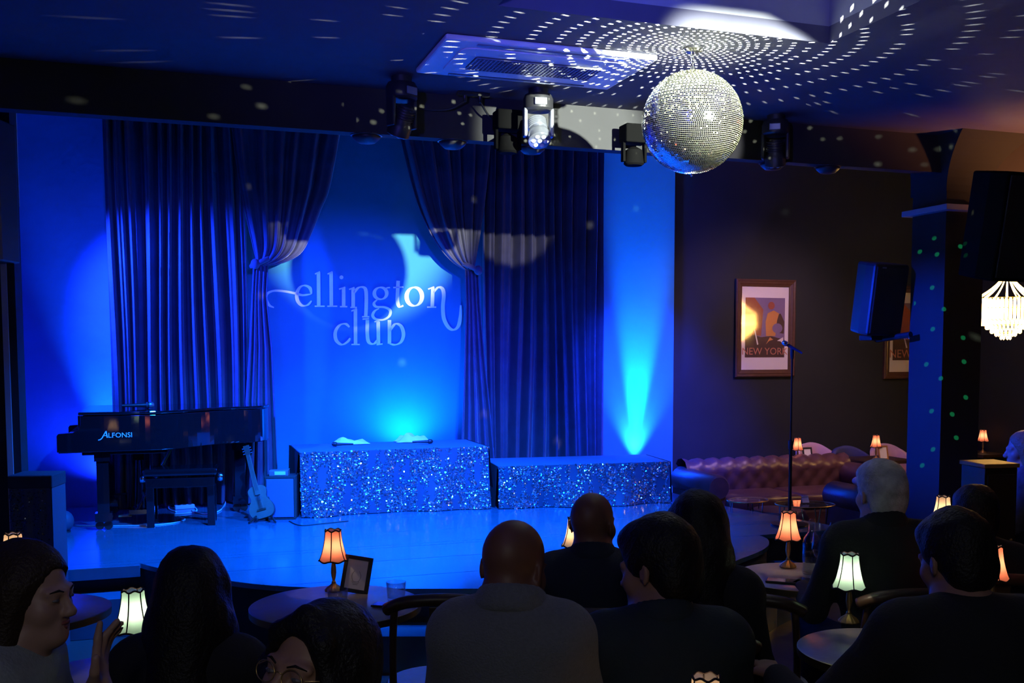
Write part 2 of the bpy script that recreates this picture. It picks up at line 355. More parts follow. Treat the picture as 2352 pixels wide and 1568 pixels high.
MB().box(-.84, -.26, 6.79, 7.05, 0, .24, M=RM).build('step', 'stage_paint', stage, bevel=.004)
MB().box(-.85, -.23, 6.975, 7.03, ZS-.075, ZS-.0, M=RM).build('edge_trim', 'stage_paint', stage, bevel=.003)

# ------------------------------------------------------------------ stage curtains
VC = 9.46
def cz(px, py, v=VC): p = PV(px, py, v); return to_uv(p)[0], p.z
def curve_at(pts, t):
    sm = smooth_pts([Vector((x, y, 0)) for x, y in pts], 6); f = t*(len(sm)-1); i = min(int(f), len(sm)-2); return sm[i].lerp(sm[i+1], f-i)
def fold(s, n, seed):
    r = random.Random(seed); ph = [r.uniform(0, 6.3) for _ in range(4)]
    x = s + 0.020*sin(9*s+ph[0]) + 0.012*sin(23*s+ph[1])
    f = sin(2*pi*n*x+ph[2]); return (abs(f)**0.7)*(1 if f > 0 else -1)*0.75 + 0.35*sin(2*pi*n*1.9*x+ph[3])
def curtain(label, outer, inner_top, swag_outer, swag_inner, tail, n_out, seed, sgn):
    th = thing('stage_curtain', label, 'curtain', SP(cz(outer, 900)[0], VC, ZS), 0, 'velvet stage curtains')
    base = th.location; M = Matrix.Translation(-base)
    u0 = cz(outer, 700)[0]; u1 = cz(tail[2][0], 800)[0]
    P = []; NU, NZ = 220, 26
    for i in range(NU+1):
        s = i/NU; row = []
        for j in range(NZ+1):
            t = j/NZ; z = 4.2 + (ZS+.012-4.2)*t
            drift = 0.05*sin(3.1*t+seed)*sin(7*s+seed*1.7)*t
            d = fold(s + 0.012*sin(5*t+9*s), n_out, seed)*(0.075+0.012*t)
            row.append(M @ SP(u0+(u1-u0)*s + drift*0.6, VC+.07+d, z))
        P.append(row)
    MB().grid(P).build('drape_panel', 'velvet', th, smooth=True, weld=False)
    P = []; NS, NT = 90, 44
    for i in range(NS+1):
        s = i/NS; row = []
        for j in range(NT+1):
            t = j/NT; a = curve_at(swag_outer, t); c = curve_at(swag_inner, t); q = a.lerp(c, s)
            u, z = cz(q.x, q.y, VC-.10)
            tight = 1-t**3
            d = fold(s, 6, seed+5)*0.05*(0.25+0.75*tight) - 0.10*sin(pi*s)*(0.4+0.6*t)*(1-t**6)
            row.append(M @ SP(u, VC-.06+d, z))
        P.append(row)
    MB().grid(P).build('swag', 'velvet', th, smooth=True, weld=False, solid=.008)
    P = []
    for i in range(61):
        s = i/60; row = []
        for j in range(37):
            t = j/36; f = t*(len(tail)-1); k = min(int(f), len(tail)-2); f -= k
            y = tail[k][1]+(tail[k+1][1]-tail[k][1])*f; xa = tail[k][0]+(tail[k+1][0]-tail[k][0])*f; xb = tail[k][2]+(tail[k+1][2]-tail[k][2])*f
            u, z = cz(xa+(xb-xa)*s, y, VC-.08)
            row.append(M @ SP(u, VC-.06+fold(s, 4, seed+9)*(0.02+0.035*t), max(z, ZS+.012)))
        P.append(row)
    MB().grid(P).build('tail', 'velvet', th, smooth=True, weld=False, solid=.006)
    tx, ty = tail[0][1], 0
    u, z = cz((tail[0][0]+tail[0][2])/2, tail[0][1], VC-.1)
    c = M @ SP(u, VC-.10, z); pts = []
    for k in range(20):
        a = 2*pi*k/20; pts.append(c + RM.to_3x3() @ Vector((0.075*cos(a), 0.055*sin(a), 0.035*cos(a)*sgn)))
    MB().tube(pts, 0.022, 8, closed=True).build('tieback', 'velvet', th, smooth=True)
    MB().ell(c + RM.to_3x3() @ Vector((-.05*sgn, -.05, -.02)), (.04, .035, .045), 14, 9).build('knot', 'velvet', th, smooth=True)
    return th
curtain('deep blue velvet curtain tied back beside the grand piano', 246, 775, [(526, 230), (548, 400), (568, 500), (585, 575), (592, 606)],
        [(792, 240), (760, 420), (738, 480), (716, 535), (692, 580), (650, 603), (606, 610)],
        [(582, 602, 616), (578, 680, 612), (572, 800, 624), (560, 980, 632), (548, 1175, 640)], 12, 3, 1)
curtain('dark velvet curtain tied back behind the low sequinned riser', 1391, 930, [(1135, 240), (1118, 430), (1105, 530), (1095, 590), (1090, 620)],
        [(905, 240), (950, 425), (978, 505), (1008, 560), (1040, 598), (1076, 622)],
        [(1098, 616, 1068), (1102, 700, 1070), (1112, 820, 1066), (1124, 940, 1062), (1135, 1070, 1056)], 11, 11, -1)

# ------------------------------------------------------------------ lettering on the backdrop
logo = thing('wall_lettering', 'large white lettering reading ellington club painted on the blue backdrop', 'sign', SP(*cz(830, 800, VB)[:1], VB, 1.8))
LM = Matrix.Translation(-logo.location)
def zp(x, y):
    u, z = cz(540+x/2.94, 500+y/2.94, VB-.004); return u, z
def stroke(b, pts, wmax=25, wmin=9, taper=True, closed=False, sm=True):
    pts = [Vector((x, y, 0)) for x, y in pts]
    if sm: pts = smooth_pts(pts, 7)
    n = len(pts); L_, R_ = [], []
    for i, p in enumerate(pts):
        a = pts[i-1] if (i > 0) else (pts[-2] if closed else p); c = pts[i+1] if i < n-1 else (pts[1] if closed else p)
        t = (c-a).normalized(); ang = abs(t.y*0.96 + t.x*0.18)
        wd = wmin+(wmax-wmin)*ang**1.3
        if taper and not closed:
            e = min(i, n-1-i)/max(1, n*0.12); wd *= min(1, 0.45+0.55*e)
        nrm = Vector((-t.y, t.x, 0)); L_.append(p+nrm*wd/2); R_.append(p-nrm*wd/2)
    vs = []
    for d in (0.0, 0.003):
        for q in L_+R_:
            u, z = zp(q.x, q.y); vs.append(LM @ SP(u, VB-.003-d, z))
    N2 = 2*n; fs = []
    for i in range(n-1):
        fs += [(N2+i, N2+i+1, N2+n+i+1, N2+n+i), (i, N2+i, N2+i+1, i+1)[::-1], (n+i, n+i+1, N2+n+i+1, N2+n+i)]
    b.add(vs, fs)
def letter(strokes, w=25):
    b = MB()
    for s in strokes:
        kw = s[1] if isinstance(s[1], dict) else {}
        stroke(b, s[0] if isinstance(s[1], dict) else s, **{'wmax': w, **kw})
    b.build('letter', 'logo_paint', logo, weld=False)
ST = dict(taper=False, sm=False); TH = dict(wmax=11, wmin=9, taper=False, sm=False)
def oval(cx, cy, rx, ry, a0=0): return [(cx+rx*cos(2*pi*k/24+a0), cy+ry*sin(2*pi*k/24+a0)) for k in range(25)]
letter([([(262, 606), (228, 588), (207, 545), (217, 512), (262, 493), (330, 496), (410, 511), (450, 522), (482, 520), (515, 514)], dict(wmin=13, wmax=22)), ([(515, 514), (505, 474), (468, 457), (435, 472), (417, 515), (423, 562), (452, 592), (490, 588), (516, 560)], {})])
for x in (563, 648): letter([([(x, 368), (x+2, 597)], ST), ([(x-24, 380), (x+10, 364)], TH), ([(x-26, 597), (x+42, 597)], TH)])
letter([([(732, 472), (733, 598)], ST), ([(702, 482), (744, 468)], TH), ([(708, 600), (758, 600)], TH), (oval(718, 402, 6, 6), dict(wmax=14, wmin=14, closed=True))])
letter([([(797, 476), (797, 605)], ST), ([(770, 484), (806, 470)], TH), ([(778, 605), (822, 605)], TH), ([(803, 505), (833, 472), (868, 470), (884, 500), (885, 600), (882, 665)], dict(taper=False)), ([(857, 668), (906, 668)], TH)])
letter([(oval(982, 510, 42, 40), dict(closed=True)), ([(1015, 478), (1030, 472), (1046, 471)], TH), ([(965, 548), (938, 575), (952, 600), (1010, 604), (1047, 626), (1040, 664), (1000, 688), (950, 684), (929, 660), (942, 630), (972, 612)], dict(wmax=20, wmin=12))])
letter([([(1101, 425), (1097, 500), (1096, 565), (1110, 600), (1136, 592)], dict(taper=False)), ([(1068, 471), (1136, 467)], TH)])
letter([(oval(1210, 532, 52, 62), dict(closed=True))], 30)
letter([([(1335, 472), (1331, 602)], ST), ([(1303, 482), (1344, 466)], TH), ([(1296, 603), (1358, 603)], TH), ([(1340, 505), (1370, 470), (1400, 480), (1409, 525), (1403, 600), (1410, 680), (1440, 738), (1475, 756), (1506, 732), (1521, 670), (1524, 590)], dict(wmax=26, wmin=12))])
letter([([(772, 738), (745, 716), (705, 726), (677, 770), (682, 825), (720, 856), (760, 836), (777, 812)], {})])
letter([([(812, 618), (813, 852)], ST), ([(785, 630), (822, 613)], TH), ([(785, 855), (842, 855)], TH)])
letter([([(893, 690), (892, 780), (902, 838), (935, 851), (964, 825)], dict(taper=False)), ([(966, 700), (968, 855)], ST), ([(860, 684), (904, 681)], TH), ([(940, 702), (972, 695)], TH), ([(955, 857), (996, 851)], TH)])
letter([([(1042, 690), (1042, 850)], ST), ([(1046, 765), (1080, 717), (1120, 731), (1137, 786), (1120, 838), (1080, 857), (1040, 848)], {})])

# ------------------------------------------------------------------ sequinned risers
def sequins(b, P, N, n, size, seed):
    r = np.random.default_rng(seed); nu, nv = len(P)-1, len(P[0])-1
    for _ in range(n):
        fu, fv = r.random()*nu, r.random()*nv; i, j = int(fu), int(fv); a, c = fu-i, fv-j
        if 0.55 + 0.6*sin(fu*.21+seed)*sin(fv*.5+fu*.07+seed*2) + .35*sin(fu*.9) < r.random(): continue
        p = (P[i][j]*(1-a)+P[i+1][j]*a)*(1-c) + (P[i][j+1]*(1-a)+P[i+1][j+1]*a)*c
        tu = (P[i+1][j]-P[i][j]); tv = (P[i][j+1]-P[i][j]); nn = tu.cross(tv).normalized()
        if nn.dot(N) < 0: nn = -nn
        nn = (nn + Vector(r.normal(0, 0.42, 3))).normalized(); x = nn.orthogonal().normalized(); y = nn.cross(x); s = size*r.uniform(.6, 1.1)/2
        p = p + N*0.004
        b.add([p+x*s, p+y*s, p-x*s, p-y*s], [(0, 1, 2, 3)])
def riser(label, u0, u1, v0, v1, z1, nseq, seed, skew=0.0):
    th = thing('stage_riser', label, 'riser', SP((u0+u1)/2, (v0+v1)/2, ZS), A, 'sequin skirted risers on the stage')
    w, d, h = (u1-u0)/2, (v1-v0)/2, z1-ZS
    MB().box(-w+.03, w-.03, -d+.05, d-.03, 0, h-.03).build('frame_box', 'black_paint', th)
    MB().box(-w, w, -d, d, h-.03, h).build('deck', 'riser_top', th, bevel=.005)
    r = random.Random(seed); ph = [r.uniform(0, 6) for _ in range(6)]
    def skirt(nu, f):
        P = []
        for i in range(nu+1):
            s = i/nu; row = []
            for j in range(15):
                t = j/14; row.append(f(s, t))
            P.append(row)
        return P
    def fr(s, t):
        q = 0.035*sin(11*s*w+ph[0]) + 0.022*sin(27*s*w+ph[1]+1.5*t) + 0.05*max(0, sin(5.3*s*w+ph[2]))**8
        return Vector((-w+2*w*s, -d-.012-(q+.03)*t*(0.35+.65*t), (h-.006)*(1-t)+.006-.02*abs(sin(6*s+ph[3]))*t*(1-t)))
    P = skirt(110, fr)
    o = MB().grid(P).build('skirt', 'sequin_cloth', th, smooth=True, weld=False)
    b = MB(); sequins(b, P, Vector((0, -1, 0)), int(nseq*1.9), .017, seed); q = b.build('sequins', 'sequin', o, weld=False); q['kind'] = 'stuff'
    for sg in (-1, 1):
        f2 = lambda s, t: Vector((sg*(w+.01+.03*t*(1+.6*sin(9*s+ph[4]))), -d+2*d*s, (h-.006)*(1-t)+.006))
        P2 = skirt(24, f2)
        MB().grid(P2).build('side_skirt', 'cloth_black', th, smooth=True, weld=False)
    return th
riser('taller riser with blue sequinned skirt in front of the lettering', .94, 2.52, 8.56, 9.28, .925, 8200, 21)
R2 = riser('low long sequinned riser below the tied back dark curtain', 2.60, 4.14, 8.35, 9.00, .765, 6200, 33)
R2.rotation_euler.z = A - .10
# sequin-covered plinth at the left end of the stage
pl = PY(86, 1100, 6.02); th = thing('sequin_plinth', 'tall dark sequin covered plinth at the left end of the stage', 'plinth', (pl.x, pl.y, 0), 0.12)
MB().box(-.108, .108, -.108, .108, 0, 1.0).build('core', 'cloth_black', th)
MB().box(-.12, .12, -.12, .12, .965, 1.04).build('top_cover', 'cloth_navy', th, bevel=.006)
P = [[Vector((-.115+.23*i/12, -.116-.006*sin(i*1.7), .965*(1-j/8))) for j in range(9)] for i in range(13)]
o = MB().grid(P).build('skirt', 'sequin_cloth', th, smooth=True, weld=False); b = MB(); sequins(b, P, Vector((0, -1, 0)), 2200, .010, 5); q = b.build('sequins', 'sequin_dark', o, weld=False); q['kind'] = 'stuff'
P = [[Vector((.116, -.115+.23*i/12, .965*(1-j/8))) for j in range(9)] for i in range(13)]
MB().grid(P).build('side_skirt', 'sequin_cloth', th, weld=False)
# ------------------------------------------------------------------ mirror ball
BR = 0.247; BC = PY(1590, 281, 5.2)
ball = thing('mirror_ball', 'big mirror ball hanging on a short chain from the ceiling', 'mirror ball', BC)
ROWS = 86; dlat = pi/ROWS
core = MB(); rest = MB(); cells = []
viewd = (Vector((0, 0, H))-BC).normalized()
def sph(la, lo, r): return Vector((r*cos(la)*cos(lo), r*cos(la)*sin(lo), r*sin(la)))
rb = random.Random(4)
for i in range(2, ROWS-2):
    la = -pi/2 + (i+.5)*dlat; n = max(12, int(2*pi*cos(la)/dlat)); n -= n % 2
    for k in range(n):
        lo = 2*pi*(k+.5)/n + (i % 2)*pi/n; dl = 2*pi/n
        deg = math.degrees(la); hole = 0.0  # holes made so that the added inner lamp can throw dots
        if deg > 3 and i % 2 == 0 and k % 2 == 0 and rb.random() < (0.92 if deg > 12 else 0.3): hole = max(0.17, min(0.72, 1.0*sin(la)))
        elif 3 < deg <= 15 and rb.random() < 0.20: hole = rb.uniform(.16, .24)
        elif -32 < deg <= 4 and rb.random() < 0.024: hole = 0.26
        cells.append((la, lo, dl, hole))
def cell_quads(mb, la, lo, dl, size, hole, r, tilt=(0, 0)):
    a, c = dlat/2*size, dl/2*size
    def P(x, y): return sph(la+y*a, lo+x*c, r + x*tilt[0] + y*tilt[1])
    o = [P(-1, -1), P(1, -1), P(1, 1), P(-1, 1)]
    if hole <= 0: mb.add(o, [(0, 1, 2, 3)])
    else:
        h = hole/size; q = [P(-h, -h), P(h, -h), P(h, h), P(-h, h)]
        mb.add(o+q, [(0, 1, 5, 4), (1, 2, 6, 5), (2, 3, 7, 6), (3, 0, 4, 7)])
order = sorted(range(len(cells)), key=lambda q: -sph(cells[q][0], cells[q][1], 1).dot(viewd)); front = set(order[:300])
for q, (la, lo, dl, hole) in enumerate(cells):
    cell_quads(core, la, lo, dl, 1.0, min(.9, hole*1.08) if hole else 0, BR-.0015)
    tl = (rb.gauss(0, 1.0e-4), rb.gauss(0, 1.0e-4))
    if q in front:
        m = MB(); cell_quads(m, la, lo, dl, .80 if hole < .6 else .88, hole, BR+.0004, tl); m.build('mirror_tile', 'mirror', ball, weld=False)
    else: cell_quads(rest, la, lo, dl, .80 if hole < .6 else .88, hole, BR+.0004, tl)
o = rest.build('mirror_tiles', 'mirror', ball, weld=False); o['kind'] = 'stuff'
core.build('shell', 'grout', ball, weld=False)
la0 = pi/2 - 2*dlat
MB().lathe([(BR*cos(la0)+.001, BR*sin(la0)-.001), (.012, BR+.004), (.010, BR+.02), (0, BR+.02)], 20).build('top_cap', 'chrome', ball, smooth='auto')
MB().lathe([(0, -BR-.016), (.006, -BR-.012), (.004, -BR-.004), (BR*cos(la0), -BR*sin(la0)-.001)], 20).build('bottom_pin', 'chrome', ball, smooth='auto')
b = MB(); zt = ZC-BC.z
nl = 4
for k in range(nl):
    z = BR+.018+(zt-BR-.035)*(k+.5)/nl; hh = (zt-BR-.035)/nl*.68
    pts = [Vector((.009*cos(a)*(1 if k % 2 else .15), .009*cos(a)*(.15 if k % 2 else 1), z+hh*sin(a))) for a in [2*pi*j/12 for j in range(12)]]
    b.tube(pts, .0028, 6, closed=True)
b.build('chain', 'chrome', ball, smooth=True)
MB().lathe([(.035, zt-.022), (.05, zt-.012), (.05, zt-.001), (0, zt-.001)], 16).build('motor_plate', 'black_metal', ball, smooth='auto')
light('added_ball_lamp', 'POINT', (0, 0, 0), 850, (0.95, 1.0, 0.72), radius=0.0015, parent=ball)  # lamp added inside the ball; its holes throw the dots mirrors would reflect

# ------------------------------------------------------------------ ceiling cassette
cs = [PZ(945, 155, ZC), PZ(1035, 75, ZC), PZ(1507, 125, ZC), PZ(1400, 195, ZC)]
cu = [to_uv(p) for p in cs]; u0 = sum(c[0] for c in cu[:2])/2; u1 = sum(c[0] for c in cu[2:])/2; v0 = (cu[1][1]+cu[2][1])/2; v1 = (cu[0][1]+cu[3][1])/2
ac = thing('ceiling_cassette', 'white rectangular air conditioning cassette set in the dark ceiling', 'air conditioner', SP((u0+u1)/2, (v0+v1)/2, ZC), A)
W, D = (u1-u0)/2, (v1-v0)/2
MB().box(-W, W, -D, D, -.028, -.001).build('panel', 'white_plastic', ac, bevel=.01)
def rrect(w, d, r, n=6):
    out = []
    for sx, sy, a0 in ((1, 1, 0), (-1, 1, pi/2), (-1, -1, pi), (1, -1, 1.5*pi)):
        out += [(sx*(w-r)+r*cos(a0+pi/2*k/n), sy*(d-r)+r*sin(a0+pi/2*k/n)) for k in range(n+1)]
    return out
MB().prism(rrect(W*.80, D*.72, .07), -.036, -.028).build('inner_panel', 'white_plastic', ac, bevel=.003)
MB().prism(rrect(W*.62, D*.34, .02), -.039, -.036).build('grille_bed', 'black_plastic', ac)
b = MB()
for k in range(34): x = -W*.61+W*1.22*k/33; b.box(x-.003, x+.003, -D*.33, D*.33, -.046, -.039)
for k in range(9): y = -D*.33+D*.66*k/8; b.box(-W*.61, W*.61, y-.003, y+.003, -.045, -.039)
b.build('grille', 'grey_metal', ac, weld=False)
for sy in (-1, 1): MB().box(-W*.70, W*.70, sy*D*.86-.012, sy*D*.86+.012, -.034, -.028).build('air_slot', 'grey_metal', ac, bevel=.003)

# ------------------------------------------------------------------ moving heads
def moving_head(label, px, Y, rz, tilt, bright=False):  # bright: paler metal stands in for the spot's light on one head
    p = PZ(px, 800-(ZC-H)*F/Y, ZC); th = thing('moving_head_light', label, 'stage light', (p.x, p.y, ZC), rz, 'moving head lights along the beam')
    MB().lathe([(.055, 0), (.055, -.03), (.075, -.035), (.085, -.06), (.085, -.115), (.075, -.125), (0, -.125)][::-1], 24).build('base', 'black_plastic', th, smooth='auto')
    MB().box(-.035, .035, -.0905, -.08, -.105, -.065).build('display', 'grey_metal', th, bevel=.004)
    for s in (-1, 1): MB().box(s*.075-.011, s*.075+.011, -.032, .032, -.27, -.11).build('yoke_arm', 'grey_metal' if bright else 'black_plastic', th, bevel=.008)
    M = Matrix.Translation((0, 0, -.235)) @ Matrix.Rotation(tilt, 4, 'X')
    hd = MB().lathe([(0, .085), (.035, .085), (.048, .06), (.05, .0), (.058, -.01), (.064, -.03), (.064, -.075), (.056, -.08), (0, -.078)], 24, M=M).build('head', 'grey_metal' if bright else 'black_plastic', th, smooth='auto')
    for k in range(5): 
        z = .012+.014*k; MB().lathe([(.051, z), (.056, z+.002), (.056, z+.006), (.051, z+.008)], 24, M=M).build('cooling_fin', 'grey_metal' if bright else 'black_plastic', hd, smooth='auto')
    for k in range(7):
        a = 2*pi*k/6; r = 0 if k == 6 else .036
        MB().ell((r*cos(a), r*sin(a), -.080), (.014, .014, .006), 12, 6, M=M).build('led_lens', 'white_plastic', hd, smooth=True)
    return th
moving_head('dark moving head light above the left of the lettering', 922, 5.62, A+.5, .5)
moving_head('lit, paler coloured moving head light with seven lenses in front of the beam', 1236, 5.88, A-.15, -.62, True)
moving_head('dark moving head light to the right of the mirror ball', 1782, 6.55, A-.6, .3)
# cans clamped to the beam
def par_can(label, px, py):
    p = PV(px, py, 5.86); th = thing('par_can', label, 'stage light', (p.x, p.y, p.z), A, 'par cans clamped to the beam')
    MB().box(-.075, .075, -.06, .06, .02, .13).build('housing', 'matte_black', th, bevel=.008)
    for s in (-1, 1): MB().box(s*.07-.008, s*.07+.008, -.02, .02, -.09, .03).build('yoke_arm', 'matte_black', th, bevel=.003)
    MB().lathe([(.05, -.11), (.062, -.10), (.052, -.02), (.02, .0), (0, .0)], 20).build('can', 'matte_black', th, smooth='auto')
    MB().box(-.02, .02, .05, .125, .05, .10).build('clamp', 'matte_black', th, bevel=.004)
par_can('black par can clamped to the beam left of the lit moving head', 1166, 308)
par_can('black par can clamped to the beam beside the mirror ball', 1456, 338)
def dome(label, px):
    p = PV(px, 345, 6.04); th = thing('dome_fixture', label, 'ceiling fixture', (p.x, p.y, 2.97), 0, 'dome fixtures under the beam')
    MB().lathe([(.0, -.05), (.05, -.042), (.075, -.02), (.082, -.006)], 20).build('dome', 'black_plastic', th, smooth=True)
    MB().lathe([(.082, -.006), (.09, -.004), (.09, 0), (0, 0)], 20).build('rim', 'black_metal', th, smooth='auto')
for l, x in (('dark dome fixture under the beam above the left curtain swag', 842), ('dark dome fixture under the beam above the backdrop', 1040), ('dark dome fixture just under the lit moving head', 1222), ('dark dome fixture under the beam right of the mirror ball', 1775), ('dark dome fixture under the beam nearest the column', 1902)): dome(l, x)
# junction bracket with drooping leads
p = PZ(1085, 212, ZC); th = thing('ceiling_bracket', 'dark cable bracket with drooping leads under the cassette', 'bracket', (p.x, p.y, ZC), A)
MB().box(-.09, .10, -.02, .02, -.02, -.001).build('plate', 'black_metal', th, bevel=.004)
for x in (-.045, .045): MB().lathe([(0, -.06), (.012, -.055), (.014, -.02), (.014, -.001)], 10, M=Matrix.Translation((x, 0, 0))).build('hook', 'black_metal', th, smooth=True)
q = PZ(1180, 262, ZC-.13)
MB().tube(smooth_pts([Vector((.05, 0, -.055)), Vector((.10, .03, -.11)), Vector((.17, .12, -.125)), Vector((.25, .22, -.10))], 6), .006, 6).build('cable', 'cable_black', th, smooth=True)
MB().tube(smooth_pts([Vector((-.05, 0, -.055)), Vector((-.14, .03, -.10)), Vector((-.30, .10, -.09)), Vector((-.40, .12, -.03))], 6), .005, 6).build('cable', 'cable_black', th, smooth=True)
MB().tube([Vector((.22, .19, -.118)), Vector((.27, .24, -.095))], .010, 8).build('plug', 'chrome', th, smooth='auto')

# ------------------------------------------------------------------ loudspeakers
def cabinet(mb, w, d, h, taper=.72):
    pts = [(-w, -d), (w, -d), (w, -d*.2), (w*taper, d), (-w*taper, d), (-w, -d*.2)]
    return mb.prism(pts, 0, h)
p = PY(2004, 766, 7.75); th = thing('wall_loudspeaker', 'dark loudspeaker tilted down on a bracket beside the column', 'loudspeaker', p, math.radians(22))
T = Matrix.Rotation(math.radians(9), 4, 'X')
for nm, mb, mm, bv in (('cabinet', cabinet(MB(), .155, .13, .52), 'black_plastic', .02), ('grille', MB().box(-.14, .14, -.138, -.130, .02, .50), 'grille', .006), ('badge', MB().box(-.10, -.065, -.142, -.138, .488, .498), 'grey_metal', 0)):
    o = mb.build(nm, mm, th, bevel=bv); o.data.transform(T)
q = PV(2092, 768, 6.20) - Vector(p); qi = Matrix.Rotation(math.radians(-22), 3, 'Z') @ q
MB().tube([Vector((.02, .02, -.02)), Vector((.06, .02, -.045)), qi], .022, 8).build('bracket_arm', 'black_metal', th, smooth='auto')
MB().box(-.05, .12, -.05, .09, -.05, -.01).build('bracket_plate', 'black_metal', th, bevel=.006)
d = (qi - Vector((.06, .02, -.045))); ang = math.atan2(d.y, d.x)
text_mesh('lettering', 'VONYX', .05, 'blue_lit_edge', th, Matrix.Translation(Vector((.06, .02, -.045)) + d*.62 + Vector((.0, -.026, -.016))) @ Matrix.Rotation(ang, 4, 'Z') @ Matrix.Rotation(pi/2, 4, 'X'), .001)
MB().tube(smooth_pts([Vector((.10, .12, .30)), Vector((.20, .14, .22)), Vector((.22, .16, .05)), Vector((.14, .10, -.02))], 6), .006, 6).build('cable', 'cable_black', th, smooth=True)
p = PY(2292, 640, 6.1); th = thing('hanging_loudspeaker', 'large black loudspeaker hanging in front of the square column', 'loudspeaker', p, math.radians(20))
for nm, mb, mm, bv in (('cabinet', cabinet(MB(), .20, .17, .60), 'matte_black', .012), ('grille', MB().box(-.185, .185, -.18, -.17, .02, .58), 'grille', .004)):
    o = mb.build(nm, mm, th, bevel=bv); o.data.transform(Matrix.Rotation(math.radians(10), 4, 'X'))
q = Matrix.Rotation(math.radians(-20), 3, 'Z') @ (SP(5.25, 5.95, p.z+.35)-p); MB().tube([Vector((0, .05, .35)), q], .02, 8).build('bracket_arm', 'matte_black', th, smooth='auto')
p = PY(-45, 603, 6.05); th = thing('side_loudspeaker', 'black loudspeaker high on the left pier at the frame edge', 'loudspeaker', p, math.radians(-15))
cabinet(MB(), .185, .16, .80).build('cabinet', 'black_plastic', th, bevel=.012); MB().box(-.17, .17, -.168, -.16, .02, .78).build('grille', 'grille', th, bevel=.004)
MB().tube([Vector((0, .1, .75)), Vector((0, .1, ZC-p.z))], .015, 8).build('hanging_rod', 'black_metal', th, smooth='auto')
# green dot projector fixed under the ceiling
gp = Vector((0.6, 1.6, 3.05)); gt = PV(2170, 800, 5.95)
th = thing('dot_projector', 'small black dot projector under the ceiling behind the viewer', 'projector', gp)
b = MB(); Q = (gt-gp).to_track_quat('-Z', 'Y').to_matrix().to_4x4(); b.box(-.05, .05, -.04, .04, .015, .16, M=Q); b.build('housing', 'black_plastic', th, bevel=.008)
MB().tube([Vector((0, 0, .0)), Vector((0, 0, ZC-gp.z))], .008, 6).build('hanging_rod', 'black_metal', th)
lo = light('green_dots', 'SPOT', gp - (gp-gt).normalized()*.03, 900, (0.03, 1.0, 0.32), gt, 15, 0.1, 0.001)
ld = lo.data; ld.use_nodes = True; nt = ld.node_tree; N, L = nt.nodes, nt.links; em = N['Emission']
tc = N.new('ShaderNodeTexCoord'); mp = N.new('ShaderNodeMapping'); mp.inputs['Scale'].default_value = (55, 42, 1); L.new(tc.outputs['Normal'], mp.inputs[0])
sx = N.new('ShaderNodeSeparateXYZ'); L.new(tc.outputs['Normal'], sx.inputs[0])
cb = N.new('ShaderNodeCombineXYZ'); dv = N.new('ShaderNodeMath'); dv.operation = 'DIVIDE'; L.new(sx.outputs[0], dv.inputs[0]); L.new(sx.outputs[2], dv.inputs[1])
dw = N.new('ShaderNodeMath'); dw.operation = 'DIVIDE'; L.new(sx.outputs[1], dw.inputs[0]); L.new(sx.outputs[2], dw.inputs[1]); L.new(dv.outputs[0], cb.inputs[0]); L.new(dw.outputs[0], cb.inputs[1])
vo = N.new('ShaderNodeTexVoronoi'); vo.voronoi_dimensions = '2D'; vo.inputs['Scale'].default_value = 34; vo.inputs['Randomness'].default_value = 0.75; L.new(cb.outputs[0], vo.inputs['Vector'])
lt = N.new('ShaderNodeMath'); lt.operation = 'LESS_THAN'; lt.inputs[1].default_value = 0.085; L.new(vo.outputs['Distance'], lt.inputs[0])
ab = N.new('ShaderNodeMath'); ab.operation = 'ABSOLUTE'; L.new(dv.outputs[0], ab.inputs[0]); l2 = N.new('ShaderNodeMath'); l2.operation = 'LESS_THAN'; l2.inputs[1].default_value = 0.034; L.new(ab.outputs[0], l2.inputs[0])
mu = N.new('ShaderNodeMath'); mu.operation = 'MULTIPLY'; L.new(lt.outputs[0], mu.inputs[0]); L.new(l2.outputs[0], mu.inputs[1])
m2 = N.new('ShaderNodeMath'); m2.operation = 'MULTIPLY'; m2.inputs[1].default_value = 6; L.new(mu.outputs[0], m2.inputs[0]); L.new(m2.outputs[0], em.inputs['Strength'])

# ------------------------------------------------------------------ chandelier
p = PY(2312, 700, 9.28); ch = thing('chandelier', 'glowing tiered crystal chandelier at the right edge', 'chandelier', (p.x, p.y, p.z))
tiers = [(.235, .06, -.10, 44), (.235, -.03, -.14, 44), (.20, -.13, -.185, 36), (.16, -.175, -.22, 30), (.12, -.21, -.255, 22), (.08, -.245, -.28, 16), (.04, -.27, -.31, 8)]
rod = None
for r, zt, zb, n in tiers:
    MB().tube([Vector((r*cos(a), r*sin(a), zt)) for a in [2*pi*k/24 for k in range(24)]], .004, 5, closed=True).build('ring', 'brass', ch, smooth=True)
    me = MB().lathe([(0, zb), (.012, zb+.012), (.012, zt-.01), (0, zt)], 6).build('crystal_rod', 'crystal', ch)
    for k in range(n):
        a = 2*pi*k/n; o = me if k == 0 else me.copy()
        if k: COL.objects.link(o)
        o.location = (r*cos(a), r*sin(a), 0)
for k in range(16):
    a = 2*pi*k/16; pts = [Vector(((.235*(1-t)**2+.02)*cos(a), (.235*(1-t)**2+.02)*sin(a), .06+.26*t)) for t in [j/9 for j in range(10)]]
    MB().tube(pts, .006, 5).build('bead_strand', 'crystal', ch, smooth=True)
MB().tube([Vector((0, 0, .30)), Vector((0, 0, ZC-p.z))], .008, 6).build('stem', 'brass', ch)
light('chandelier_bulb', 'POINT', (0, 0, -.02), 12, (1.0, 0.55, 0.20), radius=0.10, parent=ch)
